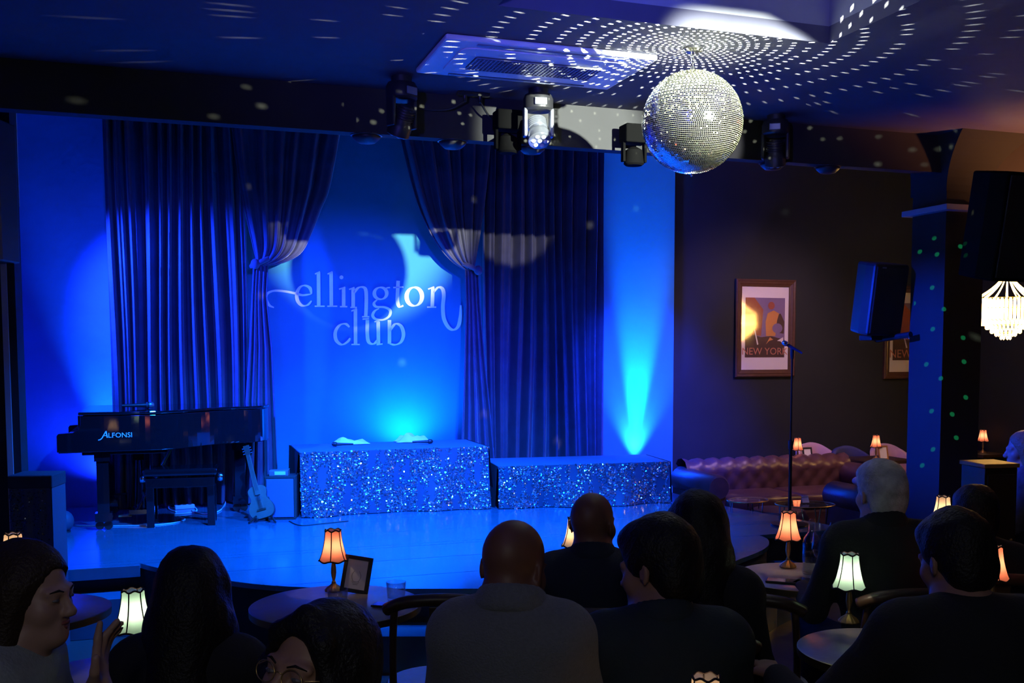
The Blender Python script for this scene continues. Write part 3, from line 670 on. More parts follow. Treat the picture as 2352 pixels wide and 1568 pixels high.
# ------------------------------------------------------------------ grand piano
PL = 1.40; p0 = SP(-.66, 8.36+.5, ZS)
pn = thing('grand_piano', 'glossy black grand piano with closed lid at the left of the stage', 'piano', p0, A)
def outline(off=0.0):
    near = [(-0.0, -.5), (.35, -.5), (.52, -.485), (.68, -.42), (.82, -.30), (.95, -.17), (1.08, -.10), (1.22, -.07), (1.32, .0), (1.38, .12), (1.40, .26), (1.36, .40), (1.24, .49)]
    sm = smooth_pts([Vector((x, y, 0)) for x, y in near], 4); pts = [(q.x, q.y) for q in sm] + [(0, .5)]
    if off:
        c = Vector((.6, .0, 0)); pts = [(x+off*(1 if x > .05 else -1)*(abs(x-.6)/.7), y*(1+off*2)) for x, y in pts]
    return pts
MB().prism(outline(), .595, .865).build('case', 'piano_black', pn, bevel=.006)
MB().prism(outline(.012), .870, .892).build('lid', 'piano_black', pn, bevel=.006)
arm = [(0.01, .865), (.0, .80), (-.012, .765), (-.05, .742), (-.15, .735), (-.16, .72), (-.16, .60), (.01, .595)]
for s in (-1, 1):
    M = Matrix.Translation((0, s*.46+.04, 0)) @ Matrix.Rotation(pi/2, 4, 'X'); MB().prism(arm, 0, .08, M=M).build('cheek', 'piano_black', pn, bevel=.004)
MB().box(-.158, .02, -.42, .42, .585, .655).build('key_bed', 'piano_black', pn, bevel=.004)
MB().box(-.02, .012, -.42, .42, .70, .862).build('fallboard', 'piano_black', pn, bevel=.004)
b = MB()
for k in range(36): y = -.415+.83*k/36; b.box(-.145, -.02, y+.001, y+.83/36-.001, .655, .685)
b.build('white_keys', 'paper', pn, weld=False)
b = MB()
for k in range(35):
    if k % 7 in (2, 6): continue
    y = -.415+.83*(k+1)/36; b.box(-.10, -.02, y-.006, y+.006, .685, .697)
b.build('black_keys', 'black_plastic', pn, weld=False)
MB().prism([(.0, -.42), (.6, -.42), (.6, .42), (0, .42)], .565, .597).build('belly_board', 'piano_black', pn, bevel=.004)
for x, y in ((.14, -.40), (.14, .40), (1.16, .20)):
    lg = MB().box(x-.055, x+.055, y-.055, y+.055, .52, .60).box(x-.042, x+.042, y-.042, y+.042, .10, .53).box(x-.06, x+.06, y-.05, y+.05, .065, .13).build('leg', 'piano_black', pn, weld=False)
    for s in (-1, 1): MB().lathe([(0, -.014), (.03, -.014), (.032, 0), (.03, .014), (0, .014)], 14, M=Matrix.Translation((x+s*.03, y-.01, .033)) @ Matrix.Rotation(pi/2, 4, 'X')).build('caster', 'black_metal', lg, smooth='auto')
ly = MB().box(.30, .46, -.05, .05, .05, .085).box(.34, .42, -.04, .04, .48, .57).build('pedal_lyre', 'piano_black', pn, weld=False)
for s in (-1, 1): MB().tube([Vector((.38+s*.03, -.0, .08)), Vector((.38+s*.012, 0, .50))], .010, 8).build('lyre_rod', 'piano_black', ly, smooth='auto')
MB().tube([Vector((.34, -.03, .06)), Vector((.62, -.05, .57))], .006, 6).build('brace_rod', 'chrome', ly, smooth='auto')
MB().tube([Vector((.36, .03, .06)), Vector((.64, .05, .57))], .006, 6).build('brace_rod', 'brass', ly, smooth='auto')
for k in range(3): MB().box(.22, .32, -.035+.03*k, -.02+.03*k, .03, .04).build('pedal', 'brass', ly, bevel=.003)
nm = text_mesh('lettering', 'LFONSI', .052, 'logo_paint', pn, Matrix.Translation((.188, -.5018, .700)) @ Matrix.Rotation(pi/2, 4, 'X'), .0008, 0, 'LEFT')
b = MB()
def flat(b, pts, wd):
    P = [Vector(q) for q in pts]
    for a, c in zip(P[:-1], P[1:]):
        t = (c-a).normalized(); n = Vector((-t.z, 0, t.x))*wd/2; b.add([a+n, c+n, c-n, a-n], [(0, 1, 2, 3)])
flat(b, [(.120, -.5025, .684), (.135, -.5025, .687), (.147, -.5025, .698), (.175, -.5025, .748)], .007); flat(b, [(.175, -.5025, .750), (.184, -.5025, .700)], .009); flat(b, [(.158, -.5025, .716), (.180, -.5025, .716)], .005)
b.build('lettering', 'logo_paint', pn, weld=False)
# small microphone lying on the lid
p = SP(-.28, 8.72, ZS+.893)
def microphone(label, loc, rz, m1='black_plastic', m2='grey_metal', s=1.0, elev=0.0, group=None):
    th = thing('microphone', label, 'microphone', loc, rz, group)
    M = Matrix.Translation((0, 0, .026*s)) @ Matrix.Rotation(-elev, 4, 'Y') @ Matrix.Rotation(pi/2, 4, 'Y')
    MB().lathe([(0, -.11*s), (.010*s, -.11*s), (.012*s, -.06*s), (.017*s, .05*s), (.018*s, .07*s)], 14, M=M).build('handle', m1, th, smooth='auto')
    MB().lathe([(.018*s, .07*s), (.024*s, .078*s), (.026*s, .10*s), (.022*s, .12*s), (.010*s, .13*s), (0, .131*s)], 16, M=M).build('mesh_head', m2, th, smooth=True)
    MB().lathe([(.025*s, .079*s), (.0275*s, .082*s), (.0275*s, .088*s), (.025*s, .091*s)], 16, M=M).build('band', m1, th, smooth='auto')
    return th
microphone('small pale microphone lying on the piano lid', p, A+.2)
# ------------------------------------------------------------------ piano bench
pb = PZ(412, 1206, ZS); bn = thing('piano_bench', 'black adjustable piano bench standing below the piano tail', 'bench', (pb.x, pb.y+.08, ZS), A*.75)
MB().box(-.27, .27, -.165, .165, .39, .445).build('cushion', 'piano_black', bn, bevel=.018)
MB().box(-.25, .25, -.145, .145, .30, .375).build('apron', 'piano_black', bn, bevel=.005)
for x in (-.22, .22):
    for y in (-.12, .12): MB().prism([(x-.028, y-.028), (x+.028, y-.028), (x+.028, y+.028), (x-.028, y+.028)], 0, .31).build('leg', 'piano_black', bn, bevel=.004)
for s in (-1, 1): MB().lathe([(0, -.02), (.03, -.018), (.036, 0), (.03, .018), (0, .02)], 14, M=Matrix.Translation((s*.285, 0, .36)) @ Matrix.Rotation(pi/2, 4, 'Y')).build('height_knob', 'chrome', bn, smooth='auto')
# ------------------------------------------------------------------ guitar on its stand
pg = PZ(606, 1198, ZS); gt_ = thing('acoustic_guitar', 'small acoustic guitar leaning on a stand beside the riser', 'guitar', (pg.x, pg.y, ZS+.03), A*.4)
GM = Matrix.Rotation(math.radians(-15), 4, 'Y') @ Matrix.Rotation(math.radians(-16), 4, 'X')
hw = [(0, .0), (.055, .004), (.088, .03), (.098, .075), (.085, .12), (.066, .15), (.062, .175), (.072, .21), (.070, .24), (.045, .262), (.014, .268)]
pts = [(q.x, q.y) for q in smooth_pts([Vector((x, y, 0)) for x, y in hw], 4)]; pts = pts + [(-x, y) for x, y in reversed(pts[1:])]
XZ = GM @ Matrix.Rotation(pi/2, 4, 'X')
MB().prism(pts, .0, .058, M=XZ @ Matrix.Translation((0, 0, -.058))).build('body', 'guitar_dark', gt_, smooth='auto')
MB().prism([(x*.985, y*.985+.002) for x, y in pts], 0, .003, M=XZ).build('soundboard', 'guitar_top', gt_)
MB().lathe([(0, 0), (.026, 0), (.026, .002), (0, .002)], 20, M=XZ @ Matrix.Translation((0, .165, .003))).build('sound_hole', 'ink', gt_)
MB().box(-.034, .034, .062, .076, .003, .010, M=XZ).build('bridge', 'guitar_dark', gt_)
MB().prism([(-.019, .19), (.019, .19), (.015, .52), (-.015, .52)], .002, .014, M=XZ).build('neck', 'guitar_top', gt_)
hd = MB().prism([(-.017, .52), (.017, .52), (.024, .60), (-.024, .60)], -.006, .008, M=XZ).build('headstock', 'guitar_dark', gt_)
for s in (-1, 1):
    for k in range(3): MB().tube([XZ @ Vector((s*.020, .537+.022*k, .0)), XZ @ Vector((s*.036, .537+.022*k, .0))], .005, 6).build('tuning_peg', 'chrome', hd, smooth='auto')
for k in range(6): MB().tube([XZ @ Vector((-.012+.0048*k, .068, .012)), XZ @ Vector((-.010+.004*k, .525, .016))], .0009, 4).build('string', 'chrome', gt_)
sd = thing('guitar_stand', 'black folding stand holding up the small guitar', 'stand', (pg.x, pg.y, ZS), A*.4)
for s in (-1, 1):
    MB().tube([Vector((s*.10, -.09, .008)), Vector((s*.05, .03, .05)), Vector((s*.02, .11, .22))], .009, 8).build('leg', 'black_metal', sd, smooth='auto')
    MB().tube([Vector((s*.045, .02, .028)), Vector((s*.05, -.05, .022)), Vector((s*.052, -.07, .045))], .008, 8).build('rest_arm', 'black_metal', sd, smooth='auto')
MB().tube([Vector((0, .11, .22)), Vector((0, .20, .01))], .009, 8).build('rear_leg', 'black_metal', sd, smooth='auto')
# ------------------------------------------------------------------ amplifier box with a small receiver
pa = PZ(642, 1194, ZS); am = thing('amplifier', 'plain boxy amplifier standing beside the taller riser', 'amplifier', (pa.x-.01, pa.y+.14, ZS), A*.3)
MB().box(-.12, .12, -.12, .12, 0, .345).build('cabinet', 'beam_paint', am, bevel=.006); MB().box(-.105, .105, -.126, -.119, .02, .325).build('grille_cloth', 'side_paint', am, bevel=.003)
rc = thing('receiver', 'small silver receiver lying on the boxy amplifier', 'receiver', (pa.x-.02, pa.y+.10, ZS+.345), A*.3)
MB().box(-.075, .075, -.05, .05, 0, .045).build('case', 'grey_metal', rc, bevel=.004); MB().box(-.03, .055, -.053, -.049, .01, .037).build('display', 'white_plastic', rc); MB().tube([Vector((.06, .04, .04)), Vector((.075, .05, .05))], .003, 5).build('aerial', 'black_metal', rc)
# ------------------------------------------------------------------ cables, power strip, uplights, ball
ps = PZ(424, 1168, ZS); th = thing('power_strip', 'white power strip lying under the piano bench', 'power strip', (ps.x, ps.y, ZS), .5)
MB().box(-.08, .08, -.025, .025, 0, .035).build('case', 'cable_white', th, bevel=.006)
for k in range(3): MB().lathe([(.014, .035), (.014, .0365), (0, .0365)], 12, M=Matrix.Translation((-.045+.045*k, 0, 0))).build('socket', 'black_plastic', th)
def cable(label, pix, r, m='cable_white'):
    P = smooth_pts([PZ(x, y, ZS+r) for x, y in pix], 7); c = P[0].copy(); c.z = ZS
    o = MB().tube([q-c for q in P], r, 6).build('cable', m, smooth=True); o.location = c; return tag(o, label, 'cable', 'cables on the stage floor')
cable('pale looped cable running out to the right of the piano bench', [(440, 1172), (470, 1180), (505, 1172), (518, 1150), (508, 1128), (485, 1120), (470, 1130)], .006)
cable('pale coiled cable around the power strip under the bench', [(405, 1175), (388, 1168), (392, 1155), (412, 1152), (440, 1160), (452, 1172), (430, 1178), (400, 1180)], .006)
cable('long thin cable lying along the stage in front of the bench', [(170, 1206), (260, 1207), (340, 1206), (400, 1200), (425, 1192), (410, 1186)], .004)
cable('thin cable trailing from the amplifier to the riser', [(664, 1196), (690, 1206), (740, 1202), (800, 1196)], .004, 'cable_black')
def uplight(label, p):
    th = thing('uplight', label, 'stage light', p, A, 'floor uplights')
    MB().lathe([(0, 0), (.09, 0), (.095, .02), (.085, .05), (.08, .12), (.088, .125), (.088, .14), (.07, .14), (.065, .11), (0, .105)], 20).build('can', 'black_metal', th, smooth='auto')
    MB().box(-.10, -.085, -.02, .02, .0, .09).box(.085, .10, -.02, .02, 0, .09).build('yoke', 'black_metal', th, weld=False)
b = PV(275, 1120, 9.55); uplight('black uplight can on the floor behind the piano lyre', (b.x, b.y, ZS))
b = PV(1468, 1040, 9.58); uplight('black uplight can hidden behind the low riser', (b.x, b.y, ZS))
pq = PZ(146, 1222, ZS); th = thing('speckled_ball', 'dark speckled ball on the stage beside the sequin plinth', 'ball', (pq.x, pq.y, ZS))
MB().ell((0, 0, .082), (.075, .075, .082), 20, 12).build('shell', 'sequin_cloth', th, smooth=True); MB().lathe([(0, 0), (.05, 0), (.05, .012), (0, .012)], 14).build('foot', 'black_plastic', th)
# ------------------------------------------------------------------ cloths and microphones on the taller riser
def cloth_heap(label, px, py, L_, W_, h, seed):
    p = PZ(px, py, .925); th = tag(MB().add([], []) and None or bpy.data.objects.new('folded_cloth', None), label, 'cloth', 'white cloths on the riser') if False else None
    r = random.Random(seed); ph = [r.uniform(0, 6) for _ in range(6)]; P = []
    for i in range(41):
        s = i/40; row = []
        for j in range(25):
            t = j/24; x = (s-.5)*L_; y = (t-.5)*W_; e = min(1, 6*s)*min(1, 6*(1-s))*min(1, 5*t)*min(1, 5*(1-t))
            z = .003 + h*e*(.65+.25*sin(7*s+ph[0]+2*t)+.18*sin(15*s-6*t+ph[1]))*(1-.6*max(0, (s-.6)/.4 if seed == 2 else (.3-s)/.3))
            row.append(Vector((x+.012*sin(9*t+ph[2]), y+.015*sin(8*s+ph[3]), max(.003, z))))
        P.append(row)
    o = MB().grid(P).build('folded_cloth', 'white_cloth', smooth=True, weld=False, solid=.004); o.location = (p.x, p.y, p.z+.003); o.rotation_euler.z = A
    return tag(o, label, 'cloth', 'white cloths on the riser')
cloth_heap('crumpled white cloth on the left of the tall riser top', 806, 1020, .30, .15, .055, 2)
cloth_heap('thicker folded white cloth on the right of the tall riser top', 948, 1015, .29, .16, .075, 6)
p = PZ(776, 1026, .925); microphone('dark microphone poking out of the crumpled white cloth', (p.x+.05, p.y-.01, .93), A+pi-.2, 'black_plastic', 'black_metal', .75)
p = PZ(985, 1020, .925); microphone('dark microphone at the right end of the folded white cloth', (p.x-.06, p.y-.01, .93), A-.1, 'black_plastic', 'black_metal', .75)
# ------------------------------------------------------------------ microphone stand
Y = 8.0; p = PY(1820, 800, Y); ms = thing('microphone_stand', 'tall thin straight microphone stand on the right of the stage', 'stand', (p.x, p.y, ZS), 0)
MB().lathe([(0, 0), (.14, 0), (.145, .012), (.05, .028), (.015, .035), (0, .035)], 24).build('base', 'black_metal', ms, smooth='auto')
MB().tube([Vector((0, 0, .03)), Vector((0, 0, .62))], .013, 10).build('lower_pole', 'black_metal', ms, smooth='auto'); MB().tube([Vector((0, 0, .60)), Vector((0, 0, 1.30))], .007, 8).build('upper_pole', 'black_metal', ms, smooth='auto')
MB().lathe([(0, .59), (.018, .59), (.02, .65), (.01, .66), (0, .66)], 12).build('clutch', 'black_plastic', ms, smooth='auto')
MB().lathe([(0, 1.28), (.012, 1.28), (.016, 1.32), (.016, 1.36), (0, 1.36)], 12).build('clip', 'black_plastic', ms, smooth='auto')
microphone('blue lit microphone clipped on top of the tall thin stand', (p.x, p.y-.02, ZS+1.345), pi+.12, 'navy_fabric', 'chrome', .75, -.55 if False else .50)
# ------------------------------------------------------------------ table lamps
def lamp_proto(shade, rot=0.0):
    th = thing('table_lamp', '', 'lamp'); fl = lambda a, z: 1+.05*cos(12*a) if z < .045 else 1
    MB().lathe([(0, 0), (.036, 0), (.038, .004), (.034, .009), (.026, .018), (.014, .026), (.009, .032), (0, .032)], 48, flute=fl).build('base', 'brass', th, smooth='auto')
    MB().lathe([(.0, .030), (.007, .030), (.010, .036), (.006, .042), (.006, .048), (.0085, .056), (.0115, .078), (.0105, .098), (.008, .116), (.0075, .122), (.010, .126), (.010, .132), (.006, .136), (.004, .150), (0, .150)], 16).build('stem', 'brass', th, smooth='auto')
    n, m = 10, 14; top = []; bot = []
    def pt(k, s, t, inset=0):
        a0 = pi/3*(k+s)+rot; ra = .0335+.0245*(t**1.7)+.003*t**8
        bow = 1-.045*sin(pi*s)*(1-.4*t); r = ra*bow-inset; sc = (1-cos(2*pi*s))/2
        z = .252 + .006*sc - (.252+.006*sc-(.133-.007*sc))*t
        return Vector((r*cos(a0), r*sin(a0), z))
    for k in range(6):
        P = [[pt(k, i/n, j/m) for j in range(m+1)] for i in range(n+1)]
        MB().grid(P).build('shade_panel', shade, th, smooth=True, weld=False)
        MB().tube([pt(k, 0, j/m) for j in range(m+1)], .0021, 6).build('rib', 'trim_dark', th, smooth=True)
    top = [pt(k, i/n, 0) for k in range(6) for i in range(n)]; bot = [pt(k, i/n, 1) for k in range(6) for i in range(n)]
    MB().tube(top, .0028, 6, closed=True).build('top_trim', 'trim_dark', th, smooth=True); MB().tube(bot, .0032, 6, closed=True).build('bottom_trim', 'trim_dark', th, smooth=True)
    MB().ell((0, 0, .166), (.011, .011, .015), 10, 8).build('bulb', 'bulb', th, smooth=True)
    return th
LAMPS = {}
def lamp(label, loc, kind, energy, rz=0.0, col=(1.0, 0.66, 0.36)):
    key = kind
    if key not in LAMPS: o = LAMPS[key] = lamp_proto(kind)
    else: o = copy_tree(LAMPS[key])
    o.location = loc; o.rotation_euler.z = rz; o['label'] = label; o['group'] = 'small scalloped table lamps'
    light('lamp_bulb', 'POINT', (0, 0, .186), energy, col, radius=.010, parent=o); return o
# note: the light is added after copying so that each lamp owns one
def lamp_at(label, px, Y, kind, energy, rz=.52, z=.752, col=(1.0, 0.66, 0.36)):
    p = PY(px, 800, Y); return lamp(label, (p.x, p.y, z), kind, energy, rz, col)

# ------------------------------------------------------------------ round tables
def round_table(label, px, py, r, z=.75, group='round bistro tables', edge='table_edge'):
    p = PZ(px, py, z); th = thing('round_table', label, 'table', (p.x, p.y, 0), 0, group)
    MB().lathe([(0, z-.028), (r-.004, z-.028), (r-.002, z-.002), (r-.006, z), (0, z)], 56).build('table_top', 'table_top', th, smooth='auto')
    MB().lathe([(r-.006, z-.030), (r, z-.029), (r+.001, z-.003), (r-.004, z-.001)], 56).build('edge_band', edge, th, smooth='auto')
    MB().lathe([(.0, .02), (.035, .02), (.026, .06), (.024, z-.10), (.05, z-.045), (.12, z-.032), (0, z-.03)], 16).build('column', 'black_metal', th, smooth='auto')
    MB().lathe([(0, 0), (.21, 0), (.215, .012), (.06, .03), (0, .032)], 28).build('base', 'black_metal', th, smooth='auto')
    return th
round_table('round table with red lamp and photo frame before the stage', 772, 1386, .335)
round_table('round table with red lamp, carafe and wine glass near the right', 1845, 1322, .30)
round_table('round table with green lamp in front of the broad dark figure', 2020, 1490, .27)
round_table('round table at the right edge under a red lamp', 2372, 1440, .29)
round_table('round table at the left edge behind the woman in profile', 70, 1402, .29)
round_table('round table with pale green lamp between the two women on the left', 262, 1556, .27)
round_table('small round table just below the bottom of the view', 1640, 1850, .22)
round_table('round table hidden behind the bald man in dark jacket', 1335, 1322, .25)
round_table('round table hidden behind the broad dark figure', 2190, 1250, .25)
round_table('round table in front of the bald man in grey jacket', 1262, 1560, .27)
lamp_at('red shaded lamp beside the black photo frame', 759, 4.30, 'shade_red', 0.55)
lamp_at('bright red shaded lamp beside the water carafe', 1818, 4.78, 'shade_red', 0.57)
lamp_at('red shaded lamp at the right edge beside the broad dark figure', 2296, 3.95, 'shade_red', 0.48)
lamp_at('pale green shaded lamp between the two women on the left', 290, 3.22, 'shade_green', 0.48, col=(1.0, .85, .6))
lamp_at('green shaded lamp against the back of the grey-haired man', 1962, 3.80, 'shade_green', 0.39, col=(1.0, .85, .65))
lamp_at('pale shaded lamp half hidden behind the dark-jacketed bald man', 1322, 4.62, 'shade_cream', 0.24)
lamp_at('pale shaded lamp at the left frame edge', 14, 4.22, 'shade_cream', 0.15)
lamp_at('pale lit lamp beside the dark head near the column', 2176, 5.30, 'shade_cream', 0.3)
lamp_at('pale lamp whose scalloped top just shows at the bottom edge', 1630, 2.36, 'shade_cream', 0.15)
# ------------------------------------------------------------------ things on the tables
Z = .752
def menu_frame(label, loc, rz, w=.105, h=.15, frame='black_plastic', lean=12, fw=.016, swirl=True):
    th = thing('photo_frame', label, 'photo frame', loc, rz); T = Matrix.Rotation(math.radians(-lean), 4, 'X')
    w2 = w/2
    for nm, bx in (('frame_side', (-w2, -w2+fw, -.006, .006, 0, h)), ('frame_side', (w2-fw, w2, -.006, .006, 0, h)), ('frame_rail', (-w2+fw, w2-fw, -.006, .006, 0, fw)), ('frame_rail', (-w2+fw, w2-fw, -.006, .006, h-fw, h))):
        MB().box(*bx, M=T).build(nm, frame, th, bevel=.0015)
    MB().box(-w2+fw, w2-fw, -.001, .004, fw, h-fw, M=T).build('card', 'paper', th)
    if swirl:
        b = MB()
        for s in (-1, 1):
            flat2 = [T @ Vector((s*(.010+.010*sin(pi*k/8)), -.0016, h*.30+.045*k/8)) for k in range(9)]
            for a, c in zip(flat2[:-1], flat2[1:]): b.add([a, c, c+Vector((.0016, 0, 0)), a+Vector((.0016, 0, 0))], [(0, 1, 2, 3)])
        for k in range(3):
            z = h*.30-.006*k; b.add([T @ Vector(q) for q in ((-.018+.004*k, -.0016, z), (.018-.003*k, -.0016, z), (.018-.003*k, -.0016, z+.0014), (-.018+.004*k, -.0016, z+.0014))], [(0, 1, 2, 3)])
        b.build('printed_lines', 'ink', th, weld=False)
    MB().tube([T @ Vector((0, .006, h*.7)), Vector((0, .075, .004))], .004, 6).build('easel_leg', frame, th)
    return th
p = PZ(812, 1361, Z); menu_frame('black frame with a pale card leaning beside the red lamp', (p.x, p.y, Z), -.2, .122, .152)
bpy.data.objects['photo_frame'].rotation_euler = (0, math.radians(6), -.22)
def glass_thing(name, label, cat, loc, prof, n=24, group=None, liquid=None):
    th = thing(name, label, cat, loc, 0, group)
    MB().lathe(prof, n).build('glass_body', 'glass', th, smooth=True)
    return th
TUM = [(0, .0), (.033, 0), (.035, .004), (.040, .075), (.0385, .076), (.0335, .012), (0, .010)]
p = PZ(776, 1396, Z); glass_thing('tumbler', 'empty tumbler in front of the red lamp and frame', 'glass', (p.x, p.y, Z), TUM, group='tumblers on the front table')
p = PZ(910, 1378, Z); glass_thing('tumbler', 'empty tumbler near the right rim of the front table', 'glass', (p.x, p.y, Z), TUM, group='tumblers on the front table')
def phone(label, px, py, rz, w=.074, l=.15, m='screen'):
    p = PZ(px, py, Z); th = thing('mobile_phone', label, 'phone', (p.x, p.y, Z), rz)
    MB().box(-w/2, w/2, -l/2, l/2, 0, .008).build('body', 'black_plastic', th, bevel=.003); MB().box(-w/2+.004, w/2-.004, -l/2+.005, l/2-.005, .008, .0085).build('screen', m, th)
phone('dark phone lying near the right rim of the front table', 893, 1392, 1.3, .06, .13)
phone('glossy phone lying on the table by the wine glass', 1800, 1336, 1.25)
phone('black tablet lying beside the wine glass stem', 1872, 1340, 1.0, .12, .17)
p = PZ(1863, 1317, Z)
cr = glass_thing('water_carafe', 'tall glass water carafe beside the bright red lamp', 'carafe', (p.x, p.y, Z), [(0, 0), (.036, 0), (.039, .006), (.039, .14), (.034, .165), (.015, .19), (.014, .225), (.016, .228), (.0125, .226), (.012, .192), (.031, .163), (.036, .138), (.036, .008), (0, .006)])
MB().lathe([(0, .007), (.0345, .008), (.0345, .10), (0, .10)], 20).build('water', 'glass', cr, smooth='auto'); MB().lathe([(0, .228), (.013, .228), (.015, .236), (.010, .246), (0, .247)], 14).build('stopper', 'glass', cr, smooth=True)
WG = [(0, 0), (.036, 0), (.034, .003), (.006, .008), (.0045, .02), (.0045, .075), (.008, .085), (.030, .108), (.040, .14), (.038, .175), (.032, .205), (.031, .205), (.0365, .174), (.0385, .14), (.029, .110), (.007, .088), (0, .087)]
p = PZ(1884, 1330, Z); wg = glass_thing('wine_glass', 'stemmed wine glass with a little wine beside the carafe', 'glass', (p.x, p.y, Z), WG, group='wine glasses by the carafe')
MB().lathe([(0, .089), (.007, .090), (.0283, .111), (.034, .122), (0, .122)], 20).build('wine', 'glass', wg, smooth='auto')
p = PZ(1922, 1300, Z); glass_thing('wine_glass', 'wine glass nearest the back of the grey-haired man', 'glass', (p.x, p.y, Z), WG, group='wine glasses by the carafe')
p = PY(1338, 800, 3.04); th = thing('bottle', 'small dark bottle with pale yellow cap beside the grey jacket sleeve', 'bottle', (p.x, p.y, Z))
MB().lathe([(0, 0), (.026, 0), (.029, .005), (.030, .10), (.026, .135), (.014, .175), (.0125, .205), (0, .205)], 20).build('body', 'bottle_dark', th, smooth='auto')
MB().lathe([(.0, .200), (.0155, .200), (.0155, .224), (.013, .228), (0, .228)], 16).build('cap', 'yellow_cap', th, smooth='auto'); MB().lathe([(.0305, .05), (.0308, .051), (.0308, .095), (.0305, .096)], 20).build('paper_label', 'paper', th, smooth='auto')

# ------------------------------------------------------------------ bentwood chairs
CH = None
def chair(label, x, y, rz, z=0.0):
    global CH
    if CH is None:
        th = thing('cafe_chair', '', 'chair'); CH = th
        MB().lathe([(0, .435), (.19, .435), (.202, .442), (.202, .455), (.195, .463), (0, .463)], 32).build('seat', 'table_top', th, smooth='auto')
        for sx, sy in ((-1, -1), (1, -1)): MB().tube(smooth_pts([Vector((sx*.15, .12, .44)), Vector((sx*.165, .16, .2)), Vector((sx*.19, .20, .0))], 4), .014, 8).build('leg', 'dark_wood', th, smooth=True)
        for sx in (-1, 1): MB().tube(smooth_pts([Vector((sx*.20, -.24, 0)), Vector((sx*.175, -.185, .25)), Vector((sx*.165, -.17, .45)), Vector((sx*.165, -.20, .65)), Vector((sx*.155, -.225, .82))], 4), .014, 8).build('leg', 'dark_wood', th, smooth=True)
        MB().tube(smooth_pts([Vector((-.185, -.205, .80)), Vector((-.12, -.25, .835)), Vector((0, -.262, .845)), Vector((.12, -.25, .835)), Vector((.185, -.205, .80))], 5), .024, 10).build('top_rail', 'dark_wood', th, smooth=True)
        MB().prism([(-.022, 0), (.022, 0), (.03, .37), (-.03, .37)], -.008, .008, M=Matrix.Translation((0, -.19, .455)) @ Matrix.Rotation(math.radians(100), 4, 'X')).build('splat', 'dark_wood', th, bevel=.003)
        MB().tube([Vector((.155*cos(a), .155*sin(a), .22)) for a in [2*pi*k/24 for k in range(24)]], .009, 6, closed=True).build('stretcher_ring', 'dark_wood', th, smooth=True)
        o = th
    else: o = copy_tree(CH)
    o.location = (x, y, z); o.rotation_euler.z = rz; o['label'] = label; o['group'] = 'dark cafe chairs'; return o
p = PY(1000, 800, 4.02); chair('empty dark chair with round seat left of the grey jacket man', p.x, p.y, .1)
p = PY(1748, 800, 4.02); chair('empty dark chair before the carafe table', p.x, p.y, -.3)

# ------------------------------------------------------------------ pictures on the charcoal wall
def poster(label, x0, y0, x1, y1, seed, words):
    ul, zt = cz((x0[0]+x0[1])/2, y0, VB); ur = cz((x1[0]+x1[1])/2, y1, VB)[0]; zb = cz((x0[0]+x0[1])/2, y1, VB)[1]
    w, h = ur-ul, zt-zb; th = thing('framed_poster', label, 'poster', SP((ul+ur)/2, VB-.002, zb), A, 'framed posters on the charcoal wall'); w2 = w/2; fw = .078
    prof = [(0, 0), (0, -.030), (.014, -.040), (.030, -.032), (.040, -.036), (.058, -.024), (fw, -.016), (fw, 0)]
    for (ax, a0, a1, fixed, sg) in (('z', 0, h, -w2, 1), ('z', 0, h, w2, -1), ('x', -w2, w2, 0, 1), ('x', -w2, w2, h, -1)):
        vs = []
        for e, q in enumerate((a0, a1)):
            for (d, y) in prof:
                mit = d*(1 if e == 0 else -1)
                vs.append(Vector((fixed+sg*d, y, q+mit)) if ax == 'z' else Vector((q+mit, y, fixed+sg*d)))
        n = len(prof); MB().add(vs, [(i, (i+1) % n, n+(i+1) % n, n+i) for i in range(n)] + [tuple(range(n)), tuple(range(2*n-1, n-1, -1))]).build('frame_rail', 'frame_wood', th)
    MB().box(-w2+fw-.01, w2-fw+.01, -.010, -.002, fw-.01, h-fw+.01).build('mount', 'paper', th)
    iw, ih = w2-fw-.045, h-2*fw; zb0 = fw+.13; zt0 = h-fw-.115
    def pr(nm, m, pts, d): MB().prism([(x*iw, zb0+y*(zt0-zb0)) for x, y in pts], 0, .0006, M=Matrix.Translation((0, -.0105-d*.0007, 0)) @ Matrix.Rotation(pi/2, 4, 'X')).build(nm, m, th)
    pr('print', 'print_violet', [(-1, 0), (1, 0), (1, 1), (-1, 1)], 0)
    pr('print_shape', 'print_brown', [(-1, 0), (1, 0), (1, .30), (.3, .36), (-.2, .34), (-1, .42)], 1)
    pr('print_shape', 'print_rust', [(-1, .40), (-.2, .36), (-.1, .80), (-.55, 1), (-1, 1)], 1)
    pr('print_shape', 'print_brown', [(.55, .42), (.95, .40), (.98, .60), (.78, .74), (.62, .72)], 2)
    pr('print_shape', 'print_ochre', [(.05, .36), (.52, .36), (.60, .62), (.70, .74), (.42, .79), (.12, .74), (.02, .60)], 3)
    pr('print_shape', 'print_rust', [(.20+.17*cos(a)+.1, .87+.065*sin(a)) for a in [2*pi*k/14 for k in range(14)]], 4)
    pr('print_shape', 'print_violet', [(.62+.26*cos(a), .49+.085*sin(a)) for a in [2*pi*k/14 for k in range(14)]], 5)
    pr('print_shape', 'paper', [(-.55, .46), (-.50, .46), (-.33, .22), (-.39, .21)], 2); pr('print_shape', 'paper', [(.62, .28), (.92, .34), (.95, .22), (.80, .27)], 3); pr('print_shape', 'print_ochre', [(.05, .22), (.25, .34), (.42, .30), (.22, .28)], 3)
    text_mesh('lettering', words, iw*.44, 'print_text', th, Matrix.Translation((0, -.0142, zb0+.03)) @ Matrix.Rotation(pi/2, 4, 'X'), .0004)
    MB().box(-w2+fw-.012, w2-fw+.012, -.0185, -.0165, fw-.012, h-fw+.012).build('pane', 'picture_glass', th)
